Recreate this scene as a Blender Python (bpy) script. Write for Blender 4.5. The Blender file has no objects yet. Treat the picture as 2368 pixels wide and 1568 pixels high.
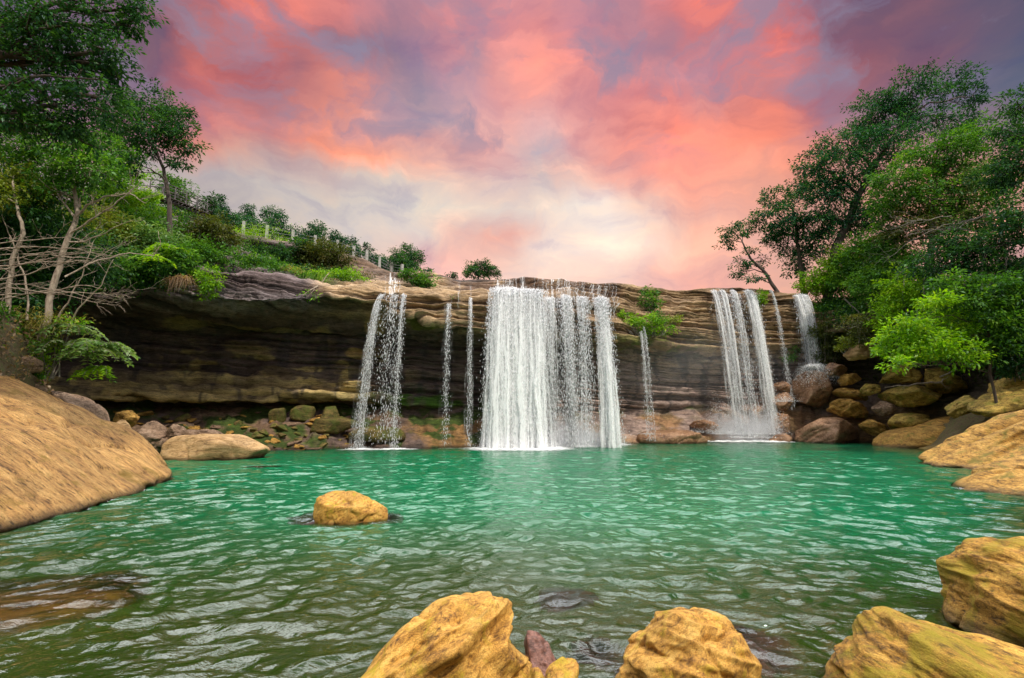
import bpy, bmesh, math, random
import numpy as np
from mathutils import Vector
from mathutils.bvhtree import BVHTree

random.seed(7)
RNG = np.random.default_rng(11)
C = bpy.context.scene.collection
R = math.radians
PI = math.pi

# ----------------------------------------------------------------- measuring
# The photo was measured in a 2367 x 1568 copy; eye() turns a measured pixel and a
# distance along +Y into a point of the place (camera 2 m above the pool).
CAM_Z = 2.0
PITCH = R(8.46)
FPX, CX, CY = 1183.5, 1183.5, 784.0
cp, sp = math.cos(PITCH), math.sin(PITCH)


def eye(x, y, Y):
    x = np.asarray(x, float); y = np.asarray(y, float); Y = np.asarray(Y, float)
    r = (x - CX) / FPX
    u = (CY - y) / FPX
    f = cp - u * sp
    z = sp + u * cp
    t = Y / f
    return np.stack(np.broadcast_arrays(r * t, Y, CAM_Z + z * t), -1)


def on_water(x, y, z=0.0):
    r = (x - CX) / FPX
    u = (CY - y) / FPX
    f = cp - u * sp
    zz = sp + u * cp
    t = (z - CAM_Z) / zz
    return np.array([r * t, f * t, z])


# ----------------------------------------------------------------- noise
def _hash(ix, iy, iz, seed):
    h = (ix.astype(np.uint32) * np.uint32(374761393) + iy.astype(np.uint32) * np.uint32(668265263)
         + iz.astype(np.uint32) * np.uint32(2147483647) + np.uint32((seed * 144665 + 1013) & 0xffffffff))
    h ^= h >> np.uint32(13)
    h *= np.uint32(1274126177)
    h ^= h >> np.uint32(16)
    h *= np.uint32(2246822519)
    h ^= h >> np.uint32(15)
    return h


def gnoise(p, seed=0):
    """gradient noise, about -0.8 .. 0.8"""
    p = np.asarray(p, np.float64)
    i = np.floor(p).astype(np.int64)
    f = p - i
    w = f * f * f * (f * (f * 6 - 15) + 10)
    out = np.zeros(len(p))
    for dx in (0, 1):
        wx = w[:, 0] if dx else 1 - w[:, 0]
        for dy in (0, 1):
            wy = w[:, 1] if dy else 1 - w[:, 1]
            for dz in (0, 1):
                wz = w[:, 2] if dz else 1 - w[:, 2]
                h = _hash(i[:, 0] + dx, i[:, 1] + dy, i[:, 2] + dz, seed)
                gx = (h & np.uint32(1023)).astype(float) / 511.5 - 1
                gy = ((h >> np.uint32(10)) & np.uint32(1023)).astype(float) / 511.5 - 1
                gz = ((h >> np.uint32(20)) & np.uint32(1023)).astype(float) / 511.5 - 1
                out += wx * wy * wz * (gx * (f[:, 0] - dx) + gy * (f[:, 1] - dy) + gz * (f[:, 2] - dz))
    return out * 1.2


def fbm(p, octv=4, seed=0, gain=0.5, lac=2.03):
    a, s, out = 1.0, 1.0, 0.0
    for k in range(octv):
        out = out + a * gnoise(p * s + 17.3 * k, seed + k)
        a *= gain; s *= lac
    return out


def sstep(a, b, x):
    t = np.clip((x - a) / (b - a), 0, 1)
    return t * t * (3 - 2 * t)


# ----------------------------------------------------------------- objects
def tag(o, label=None, cat=None, group=None, kind=None):
    if label: o['label'] = label
    if cat: o['category'] = cat
    if group: o['group'] = group
    if kind: o['kind'] = kind
    return o


def link(name, me, mat=None, parent=None, smooth=True):
    o = bpy.data.objects.new(name, me)
    C.objects.link(o)
    if mat: me.materials.append(mat)
    if smooth and len(me.polygons):
        me.polygons.foreach_set('use_smooth', np.ones(len(me.polygons), bool))
    if parent is not None:
        o.parent = parent
        o.matrix_parent_inverse = parent_inv(parent)
    return o


def parent_inv(p):
    from mathutils import Matrix
    m = Matrix.Translation(p.location)
    q = p.parent
    while q is not None:
        q = q.parent
    return m.inverted()


def empty(name, loc, *a, **k):
    o = bpy.data.objects.new(name, None)
    o.location = tuple(float(v) for v in loc)
    o.empty_display_size = 0.2
    C.objects.link(o)
    return tag(o, *a, **k)


def mesh_np(name, V, F, col=None, attrs=None):
    """V (n,3); F (m,k) with k = 3 or 4"""
    me = bpy.data.meshes.new(name)
    V = np.asarray(V, np.float32); F = np.asarray(F, np.int32)
    k = F.shape[1]
    me.vertices.add(len(V)); me.vertices.foreach_set('co', V.ravel())
    me.loops.add(F.size); me.loops.foreach_set('vertex_index', F.ravel())
    me.polygons.add(len(F))
    me.polygons.foreach_set('loop_start', np.arange(0, F.size, k, dtype=np.int32))
    me.update(calc_edges=True)
    if col is not None:
        a = me.color_attributes.new('Col', 'FLOAT_COLOR', 'POINT')
        c = np.ones((len(V), 4), np.float32); c[:, :3] = col
        a.data.foreach_set('color', c.ravel())
    for n, v in (attrs or {}).items():
        a = me.attributes.new(n, 'FLOAT', 'POINT')
        a.data.foreach_set('value', np.asarray(v, np.float32))
    return me


def grid_faces(nr, nc):
    i = np.arange(nr - 1)[:, None] * nc + np.arange(nc - 1)[None, :]
    i = i.ravel()
    return np.stack([i, i + 1, i + nc + 1, i + nc], -1)


class MB:
    """collects tubes and boxes into one mesh"""
    def __init__(s): s.v = []; s.f = []; s.n = 0

    def tube(s, pts, rad, sides=6, cap=True):
        pts = np.asarray(pts, float); n = len(pts)
        rad = np.broadcast_to(np.asarray(rad, float), (n,))
        t = np.gradient(pts, axis=0)
        t /= np.linalg.norm(t, axis=1, keepdims=True) + 1e-9
        up = np.array([0.31, 0.2, 0.93]) if abs(t[0] @ np.array([0.31, 0.2, 0.93])) < 0.9 else np.array([1., 0, 0])
        a = np.cross(t, up); a /= np.linalg.norm(a, axis=1, keepdims=True) + 1e-9
        b = np.cross(t, a)
        ang = np.arange(sides) * 2 * PI / sides
        ring = pts[:, None] + rad[:, None, None] * (np.cos(ang)[None, :, None] * a[:, None] + np.sin(ang)[None, :, None] * b[:, None])
        s.v.append(ring.reshape(-1, 3))
        i = np.arange(n - 1)[:, None] * sides; j = np.arange(sides)[None]; k = (j + 1) % sides
        s.f.append((np.stack([i + j, i + k, i + sides + k, i + sides + j], -1).reshape(-1, 4)) + s.n)
        s.n += n * sides
        if cap:
            for e in (0, n - 1):
                s.v.append(pts[e:e + 1])
                base = s.n - n * sides - 0 if e == 0 else None
            s.n += 2
            st = s.n - 2 - n * sides
            c0, c1 = s.n - 2, s.n - 1
            j = np.arange(sides); k = (j + 1) % sides
            s.f.append(np.stack([st + j, st + k, np.full(sides, c0), np.full(sides, c0)], -1))
            e = st + (n - 1) * sides
            s.f.append(np.stack([e + j, e + k, np.full(sides, c1), np.full(sides, c1)], -1))

    def box(s, c, ax, hx, hy, hz, taper=1.0):
        """box round centre c, long axis ax(unit x), z up"""
        ax = np.asarray(ax, float); ax = ax / np.linalg.norm(ax)
        z = np.array([0, 0, 1.]); y = np.cross(z, ax); y /= np.linalg.norm(y); z = np.cross(ax, y)
        v = []
        for sx in (-1, 1):
            for sy in (-1, 1):
                for sz in (-1, 1):
                    tt = taper if sz > 0 else 1
                    v.append(np.asarray(c) + ax * hx * sx * tt + y * hy * sy * tt + z * hz * sz)
        s.v.append(np.array(v))
        s.f.append(np.array([[0, 1, 3, 2], [4, 6, 7, 5], [0, 4, 5, 1], [2, 3, 7, 6], [0, 2, 6, 4], [1, 5, 7, 3]]) + s.n)
        s.n += 8

    def build(s, name, mat, parent=None, smooth=True, **k):
        V = np.concatenate(s.v); F = np.concatenate(s.f)
        me = bpy.data.meshes.new(name)
        me.from_pydata(V.tolist(), [], [list(dict.fromkeys(f)) for f in F.tolist()])
        me.update()
        return link(name, me, mat, parent, smooth)


# ----------------------------------------------------------------- materials
def newmat(name):
    m = bpy.data.materials.new(name); m.use_nodes = True
    nt = m.node_tree; nt.nodes.clear()
    out = nt.nodes.new('ShaderNodeOutputMaterial')
    return m, nt, out


def N(nt, typ, **kw):
    n = nt.nodes.new(typ)
    for k, v in kw.items():
        if k.startswith('i_'):
            n.inputs[k[2:].replace('_', ' ')].default_value = v
        else:
            setattr(n, k, v)
    return n


def L(nt, a, b): nt.links.new(a, b)


def ramp(nt, stops, interp='LINEAR'):
    n = nt.nodes.new('ShaderNodeValToRGB'); cr = n.color_ramp; cr.interpolation = interp
    while len(cr.elements) > 1: cr.elements.remove(cr.elements[-1])
    for i, (p, c) in enumerate(stops):
        e = cr.elements[0] if i == 0 else cr.elements.new(p)
        e.position = p
        e.color = (c, c, c, 1) if isinstance(c, (int, float)) else (*c, 1)
    return n


def noise_tex(nt, vec, scale, detail=6, rough=0.6, dist=0.0):
    n = N(nt, 'ShaderNodeTexNoise'); n.inputs['Scale'].default_value = scale
    n.inputs['Detail'].default_value = detail; n.inputs['Roughness'].default_value = rough
    n.inputs['Distortion'].default_value = dist
    if vec is not None: L(nt, vec, n.inputs['Vector'])
    return n


def mixc(nt, fac, a, b, mode='MIX'):
    n = N(nt, 'ShaderNodeMix', data_type='RGBA', blend_type=mode)
    for s, v in ((0, fac), (6, a), (7, b)):
        if hasattr(v, 'links'): L(nt, v, n.inputs[s])
        elif isinstance(v, (int, float)): n.inputs[s].default_value = v
        else: n.inputs[s].default_value = (*v, 1)
    return n.outputs[2]


def math_n(nt, op, a, b=None, c=None, clamp=False):
    n = N(nt, 'ShaderNodeMath', operation=op, use_clamp=clamp)
    for i, v in enumerate((a, b, c)):
        if v is None: continue
        if hasattr(v, 'links'): L(nt, v, n.inputs[i])
        else: n.inputs[i].default_value = v
    return n.outputs[0]


def rock_mat(name, dark, mid, light, streak=(0, 0, 0), stretch=(1, 1, 1), scale=1.0, moss=0.0, moss_col=(0.22, 0.2, 0.02),
             bump=0.5, wet_line=0.10, contrast=1.9, rough=0.75, vcol=False, pits=0.6, cracks=0.75, lines=0.75):
    """weathered rock: layered noise tones, dark pits along the bedding, lichen and a damp band above the water"""
    m, nt, out = newmat(name)
    geo = N(nt, 'ShaderNodeNewGeometry')
    mp = N(nt, 'ShaderNodeMapping'); mp.inputs['Rotation'].default_value = streak; mp.inputs['Scale'].default_value = stretch
    mp.vector_type = 'TEXTURE'
    L(nt, geo.outputs['Position'], mp.inputs['Vector'])
    v = mp.outputs['Vector']; p = geo.outputs['Position']
    big = noise_tex(nt, p, 0.9 * scale, 5, 0.6, 0.4)
    bed = noise_tex(nt, v, 2.2 * scale, 9, 0.68, 0.3)
    fine = noise_tex(nt, v, 11 * scale, 8, 0.72)
    grain = noise_tex(nt, p, 45 * scale, 4, 0.7)
    t = math_n(nt, 'ADD', math_n(nt, 'MULTIPLY', bed.outputs['Fac'], 0.55), math_n(nt, 'MULTIPLY', fine.outputs['Fac'], 0.45))
    lo, hi = 0.5 - 0.20 / contrast, 0.5 + 0.17 / contrast
    cr = ramp(nt, [(lo, dark), (0.5, mid), (hi, light)])
    L(nt, t, cr.inputs[0])
    col = cr.outputs[0]
    if vcol:
        at = N(nt, 'ShaderNodeAttribute', attribute_name='Col')
        g = ramp(nt, [(0.32, 0.28), (0.5, 0.95), (0.68, 1.7)]); L(nt, t, g.inputs[0])
        col = mixc(nt, 1.0, at.outputs['Color'], g.outputs[0], 'MULTIPLY')
    tone = ramp(nt, [(0.3, 0.72), (0.65, 1.18)]); L(nt, big.outputs['Fac'], tone.inputs[0])
    col = mixc(nt, 1.0, col, tone.outputs[0], 'MULTIPLY')
    gr = ramp(nt, [(0.32, 0.58), (0.5, 1.0), (0.68, 1.38)]); L(nt, grain.outputs['Fac'], gr.inputs[0])
    col = mixc(nt, 1.0, col, gr.outputs[0], 'MULTIPLY')
    if pits:
        pt = ramp(nt, [(0.37, 0.0), (0.45, 1.0)]); L(nt, fine.outputs['Fac'], pt.inputs[0])
        pv = math_n(nt, 'ADD', math_n(nt, 'MULTIPLY', pt.outputs[0], pits), 1 - pits, clamp=True)
        col = mixc(nt, 1.0, col, pv, 'MULTIPLY')
    wv_ = N(nt, 'ShaderNodeVectorMath', operation='MULTIPLY_ADD'); L(nt, big.outputs['Color'], wv_.inputs[0]); wv_.inputs[1].default_value = (0.9 / scale,) * 3; L(nt, v, wv_.inputs[2])
    vo = N(nt, 'ShaderNodeTexVoronoi', feature='DISTANCE_TO_EDGE'); vo.inputs['Scale'].default_value = 1.5 * scale; L(nt, wv_.outputs[0], vo.inputs['Vector'])
    ck = N(nt, 'ShaderNodeMapRange', clamp=True); L(nt, math_n(nt, 'ADD', vo.outputs['Distance'], math_n(nt, 'MULTIPLY_ADD', bed.outputs['Fac'], 0.16, -0.062)), ck.inputs['Value'])
    ck.inputs['From Min'].default_value = 0.0; ck.inputs['From Max'].default_value = 0.03
    crack = math_n(nt, 'MULTIPLY_ADD', ck.outputs[0], 0.72, 0.28)
    if cracks: col = mixc(nt, cracks, col, mixc(nt, 1.0, col, crack, 'MULTIPLY'))
    lm = N(nt, 'ShaderNodeMapping'); lm.vector_type = 'TEXTURE'; lm.inputs['Rotation'].default_value = streak; lm.inputs['Scale'].default_value = (6, 2.5, 0.5); L(nt, p, lm.inputs[0])
    ln_ = noise_tex(nt, lm.outputs[0], 5.5 * scale, 6, 0.7, 0.25)
    lr = ramp(nt, [(0.36, 0.42), (0.45, 1.0), (0.6, 1.0), (0.68, 1.28)]); L(nt, ln_.outputs['Fac'], lr.inputs[0])
    if lines: col = mixc(nt, lines, col, mixc(nt, 1.0, col, lr.outputs[0], 'MULTIPLY'))
    if moss:
        mn = noise_tex(nt, p, 1.6 * scale, 7, 0.65, 0.6)
        mr = ramp(nt, [(0.60 - 0.22 * moss, 0.0), (0.70 - 0.16 * moss, 1.0)]); L(nt, mn.outputs['Fac'], mr.inputs[0])
        mv = math_n(nt, 'MULTIPLY', mr.outputs[0], math_n(nt, 'MULTIPLY_ADD', fine.outputs['Fac'], 1.2, 0.2, clamp=True))
        mcol = mixc(nt, grain.outputs['Fac'], tuple(0.55 * c for c in moss_col), tuple(1.35 * c for c in moss_col))
        col = mixc(nt, mv, col, mcol)
    sx = N(nt, 'ShaderNodeSeparateXYZ'); L(nt, p, sx.inputs[0])
    zz = math_n(nt, 'ADD', sx.outputs['Z'], math_n(nt, 'MULTIPLY_ADD', big.outputs['Fac'], -0.12, 0.06))
    wet = N(nt, 'ShaderNodeMapRange', clamp=True); L(nt, zz, wet.inputs['Value'])
    wet.inputs['From Min'].default_value = wet_line * 0.4; wet.inputs['From Max'].default_value = wet_line * 1.3 + 0.01
    wf = math_n(nt, 'MULTIPLY_ADD', wet.outputs[0], 0.62, 0.38)
    col = mixc(nt, 1.0, col, wf, 'MULTIPLY')
    b = N(nt, 'ShaderNodeBsdfPrincipled')
    L(nt, col, b.inputs['Base Color'])
    b.inputs['Specular IOR Level'].default_value = 0.35
    rg = math_n(nt, 'MULTIPLY_ADD', wet.outputs[0], rough - 0.3, 0.3)
    L(nt, rg, b.inputs['Roughness'])
    hgt = math_n(nt, 'ADD', t, math_n(nt, 'MULTIPLY', grain.outputs['Fac'], 0.16))
    if cracks: hgt = math_n(nt, 'ADD', hgt, math_n(nt, 'MULTIPLY', ck.outputs[0], 0.12 * cracks))
    if lines: hgt = math_n(nt, 'ADD', hgt, math_n(nt, 'MULTIPLY', ln_.outputs['Fac'], 0.5 * lines))
    bp = N(nt, 'ShaderNodeBump'); bp.inputs['Strength'].default_value = bump; bp.inputs['Distance'].default_value = 0.16 / scale
    L(nt, hgt, bp.inputs['Height']); L(nt, bp.outputs[0], b.inputs['Normal'])
    L(nt, b.outputs[0], out.inputs[0])
    return m


def leaf_mat(name, trans=0.35):
    m, nt, out = newmat(name)
    at = N(nt, 'ShaderNodeAttribute', attribute_name='Col')
    d = N(nt, 'ShaderNodeBsdfDiffuse'); t = N(nt, 'ShaderNodeBsdfTranslucent'); g = N(nt, 'ShaderNodeBsdfGlossy')
    L(nt, at.outputs['Color'], d.inputs['Color'])
    tc = mixc(nt, 1.0, at.outputs['Color'], (1.25, 1.25, 0.5), 'MULTIPLY')
    L(nt, tc, t.inputs['Color'])
    g.inputs['Roughness'].default_value = 0.42; g.inputs['Color'].default_value = (0.8, 0.9, 1, 1)
    m1 = N(nt, 'ShaderNodeMixShader'); m1.inputs[0].default_value = trans
    L(nt, d.outputs[0], m1.inputs[1]); L(nt, t.outputs[0], m1.inputs[2])
    m2 = N(nt, 'ShaderNodeMixShader'); m2.inputs[0].default_value = 0.015
    L(nt, m1.outputs[0], m2.inputs[1]); L(nt, g.outputs[0], m2.inputs[2])
    L(nt, m2.outputs[0], out.inputs[0])
    return m


def bark_mat(name, a, b, scale=6):
    m, nt, out = newmat(name)
    geo = N(nt, 'ShaderNodeNewGeometry')
    mp = N(nt, 'ShaderNodeMapping'); mp.inputs['Scale'].default_value = (1, 1, 0.3)
    L(nt, geo.outputs['Position'], mp.inputs[0])
    n = noise_tex(nt, mp.outputs[0], scale, 6, 0.7)
    cr = ramp(nt, [(0.35, a), (0.65, b)]); L(nt, n.outputs['Fac'], cr.inputs[0])
    bs = N(nt, 'ShaderNodeBsdfPrincipled'); bs.inputs['Roughness'].default_value = 0.85
    L(nt, cr.outputs[0], bs.inputs['Base Color'])
    bp = N(nt, 'ShaderNodeBump'); bp.inputs['Strength'].default_value = 0.5; bp.inputs['Distance'].default_value = 0.03
    L(nt, n.outputs['Fac'], bp.inputs['Height']); L(nt, bp.outputs[0], bs.inputs['Normal'])
    L(nt, bs.outputs[0], out.inputs[0])
    return m


def plain_mat(name, a, b, rough=0.7, scale=8, metallic=0.0):
    m, nt, out = newmat(name)
    geo = N(nt, 'ShaderNodeNewGeometry')
    n = noise_tex(nt, geo.outputs['Position'], scale, 6, 0.7)
    cr = ramp(nt, [(0.35, a), (0.65, b)]); L(nt, n.outputs['Fac'], cr.inputs[0])
    bs = N(nt, 'ShaderNodeBsdfPrincipled'); bs.inputs['Roughness'].default_value = rough
    bs.inputs['Metallic'].default_value = metallic
    L(nt, cr.outputs[0], bs.inputs['Base Color']); L(nt, bs.outputs[0], out.inputs[0])
    return m


M = {}
M['cliff'] = rock_mat('cliff_rock', (0.1, 0.07, 0.05), (0.2, 0.14, 0.1), (0.3, 0.22, 0.16), stretch=(2.6, 2.6, 0.42), streak=(0.0, R(3), 0),
                      scale=0.75, bump=0.75, wet_line=0.15, vcol=True, rough=0.8, pits=0.45, cracks=0.5, lines=0.9)
M['slab'] = rock_mat('slab_rock', (0.22, 0.10, 0.032), (0.47, 0.25, 0.075), (0.60, 0.36, 0.125), streak=(0, R(30), 0), stretch=(2.6, 0.60, 0.50),
                     scale=1.0, bump=1.0, wet_line=0.16, pits=0.75, contrast=1.8, lines=0.35, cracks=0.9, moss=0.2, moss_col=(0.25, 0.15, 0.02))
M['gold'] = rock_mat('golden_rock', (0.19, 0.08, 0.014), (0.49, 0.243, 0.040), (0.63, 0.37, 0.085), streak=(0, R(-35), 0), stretch=(1.5, 1, 0.7),
                     scale=2.4, bump=0.6, wet_line=0.07, moss=0.32, moss_col=(0.40, 0.30, 0.012), pits=0.35)
M['gold_moss'] = rock_mat('mossy_golden_rock', (0.13, 0.060, 0.010), (0.40, 0.20, 0.028), (0.55, 0.32, 0.06), streak=(0, R(25), 0), stretch=(2.6, 1.4, 0.5),
                          scale=1.9, bump=0.7, wet_line=0.14, moss=0.55, moss_col=(0.30, 0.23, 0.010), pits=0.6)
M['tan'] = rock_mat('tan_rock', (0.30, 0.17, 0.07), (0.46, 0.28, 0.12), (0.56, 0.36, 0.18), scale=1.0, stretch=(2.2, 1, 0.5),
                    bump=0.5, wet_line=0.12, pits=0.4)
M['ochre'] = rock_mat('ochre_rock', (0.14, 0.07, 0.016), (0.42, 0.22, 0.042), (0.58, 0.34, 0.085), scale=0.9, streak=(0, R(24), 0), stretch=(2.2, 1, 0.4),
                      bump=0.8, wet_line=0.15, moss=0.3, moss_col=(0.16, 0.14, 0.015), pits=0.65)
M['olive'] = rock_mat('mossy_rock', (0.11, 0.065, 0.012), (0.34, 0.22, 0.042), (0.55, 0.37, 0.085), scale=0.9, stretch=(1.8, 1, 0.6),
                      bump=0.7, wet_line=0.12, moss=0.5, moss_col=(0.16, 0.16, 0.014), pits=0.5)
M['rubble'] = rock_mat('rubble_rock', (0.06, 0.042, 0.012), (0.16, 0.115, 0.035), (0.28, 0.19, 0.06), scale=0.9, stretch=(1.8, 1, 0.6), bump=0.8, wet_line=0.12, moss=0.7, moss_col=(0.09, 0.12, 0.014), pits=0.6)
M['brown'] = rock_mat('brown_rock', (0.12, 0.07, 0.045), (0.25, 0.155, 0.095), (0.37, 0.25, 0.17), scale=1.2, stretch=(1.6, 1, 0.6),
                      bump=0.7, wet_line=0.12, pits=0.5)
M['redwet'] = rock_mat('wet_red_rock', (0.15, 0.07, 0.035), (0.32, 0.17, 0.09), (0.42, 0.25, 0.15), scale=0.8, bump=0.5, wet_line=0.12, rough=0.45, pits=0.3)
M['sunken'] = rock_mat('sunken_rock', (0.09, 0.04, 0.03), (0.20, 0.09, 0.065), (0.28, 0.15, 0.12), scale=1.6, bump=0.4, wet_line=0.0, rough=0.5, pits=0.3)
M['sunken_orange'] = rock_mat('sunken_orange_rock', (0.35, 0.10, 0.012), (0.6, 0.2, 0.02), (0.7, 0.28, 0.03), scale=1.2, bump=0.4, wet_line=0.0, rough=0.5, pits=0.3)
M['leaf'] = leaf_mat('leaf')
M['leaf_soft'] = leaf_mat('leaf_soft', 0.5)
M['bark_pale'] = bark_mat('pale_bark', (0.17, 0.12, 0.085), (0.46, 0.37, 0.28), 9)
M['bark_dark'] = bark_mat('dark_bark', (0.035, 0.024, 0.018), (0.10, 0.072, 0.055))
M['bark_grey'] = bark_mat('grey_bark', (0.13, 0.11, 0.09), (0.30, 0.26, 0.21), 9)
M['concrete'] = plain_mat('weathered_concrete', (0.28, 0.27, 0.24), (0.50, 0.49, 0.45), 0.85, 5)
M['iron'] = plain_mat('dark_iron', (0.03, 0.025, 0.025), (0.08, 0.06, 0.055), 0.6, 12)
M['plank'] = plain_mat('weathered_plank', (0.04, 0.03, 0.03), (0.11, 0.085, 0.08), 0.8, 6)
M['wire'] = plain_mat('fence_wire', (0.2, 0.2, 0.2), (0.35, 0.35, 0.35), 0.5, 20)

# ----------------------------------------------------------------- ground (pool bed and banks)
POOL = np.array([(-7.0, 1.2), (-9.5, 8), (-12.3, 12), (-15.0, 15.5), (-15.6, 18), (-18, 21), (-22, 27.5), (-10, 32), (0, 34), (7, 37), (13, 41), (21, 43),
                 (26, 37), (24.0, 30), (20, 22), (14.5, 15), (9.0, 9), (6.2, 5.0), (4.5, 2.2), (0, 0.9)])


def pool_sdf(x, y):
    """signed distance to the pool outline, negative inside"""
    P = np.stack([x, y], -1)
    d = np.full(len(x), 1e9); inside = np.zeros(len(x), bool)
    n = len(POOL)
    for i in range(n):
        a, b = POOL[i], POOL[(i + 1) % n]
        e = b - a; w = P - a
        t = np.clip((w @ e) / (e @ e), 0, 1)
        q = w - t[:, None] * e
        d = np.minimum(d, np.hypot(q[:, 0], q[:, 1]))
        c = ((a[1] > P[:, 1]) != (b[1] > P[:, 1]))
        xs = (b[0] - a[0]) * (P[:, 1] - a[1]) / (b[1] - a[1] + 1e-12) + a[0]
        inside ^= c & (P[:, 0] < xs)
    return np.where(inside, -d, d)


def ground_h(x, y):
    s = pool_sdf(x, y)
    p3 = np.stack([x, y, np.zeros_like(x)], -1)
    n = fbm(p3 * 0.45, 4, 3)
    near = 1 - sstep(5, 13, y)
    depth = np.minimum(-s * (0.42 - 0.22 * near), 3.2 - 2.1 * near)
    hin = -depth - 0.12 + 0.22 * n
    slope = 0.50 + 0.16 * sstep(-5, -14, x) + 0.10 * sstep(15, 25, x) - 0.40 * (1 - sstep(-4, 6, y))
    hout = np.minimum(s * slope, 4.5 + s * 0.30) - 0.12 + (0.22 + 0.15 * np.minimum(s, 6)) * n
    hout = np.where(x < -8, np.minimum(s * 3.5, 4.9 + s * 0.3) * sstep(3, 11, y) + hout * (1 - sstep(3, 11, y)), hout)
    hout = np.minimum(hout, 9 + 2 * n)
    far = np.where(x < 5, sstep(20, 24.5, y), sstep(33, 38, y))
    hout = hout * (1 - far) + (-1.0) * far
    back = sstep(30, 60, y)
    return np.where(s < 0, hin, hout) * (1 - 0.0 * back)


def axis(lo, hi, dlo, dhi, step, far):
    a = [dlo]
    while a[-1] < dhi: a.append(a[-1] + step)
    k = step
    while a[-1] < hi: k *= 1.25; a.append(min(hi, a[-1] + k))
    k = step
    while a[0] > lo: k *= 1.25; a.insert(0, max(lo, a[0] - k))
    return np.array(a)


gx = axis(-400, 400, -26, 36, 0.22, 0); gy = axis(-400, 400, -3, 44, 0.22, 0)
GX, GY = np.meshgrid(gx, gy)
gh = ground_h(GX.ravel(), GY.ravel())
V = np.stack([GX.ravel(), GY.ravel(), gh], -1)
m, nt, out = newmat('ground_soil')
geo = N(nt, 'ShaderNodeNewGeometry')
n1 = noise_tex(nt, geo.outputs['Position'], 1.3, 8, 0.7); n2 = noise_tex(nt, geo.outputs['Position'], 7, 8, 0.7)
sx = N(nt, 'ShaderNodeSeparateXYZ'); L(nt, geo.outputs['Position'], sx.inputs[0])
bedc = ramp(nt, [(0.35, (0.10, 0.05, 0.008)), (0.5, (0.20, 0.12, 0.02)), (0.66, (0.30, 0.20, 0.045))]); L(nt, n1.outputs['Fac'], bedc.inputs[0])
soil = ramp(nt, [(0.35, (0.045, 0.03, 0.014)), (0.5, (0.11, 0.075, 0.03)), (0.62, (0.06, 0.08, 0.015))]); L(nt, n2.outputs['Fac'], soil.inputs[0])
mr = N(nt, 'ShaderNodeMapRange'); L(nt, sx.outputs['Z'], mr.inputs['Value']); mr.inputs['From Min'].default_value = -0.1; mr.inputs['From Max'].default_value = 0.35
colr = mixc(nt, mr.outputs[0], bedc.outputs[0], soil.outputs[0])
bs = N(nt, 'ShaderNodeBsdfPrincipled'); bs.inputs['Roughness'].default_value = 0.9; L(nt, colr, bs.inputs['Base Color'])
bp = N(nt, 'ShaderNodeBump'); bp.inputs['Strength'].default_value = 0.7; bp.inputs['Distance'].default_value = 0.1
L(nt, n2.outputs['Fac'], bp.inputs['Height']); L(nt, bp.outputs[0], bs.inputs['Normal']); L(nt, bs.outputs[0], out.inputs[0])
tag(link('ground', mesh_np('ground', V, grid_faces(len(gy), len(gx))), m), 'brown pool bed and sloping earth banks round the green pool', 'ground', kind='structure')

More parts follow.
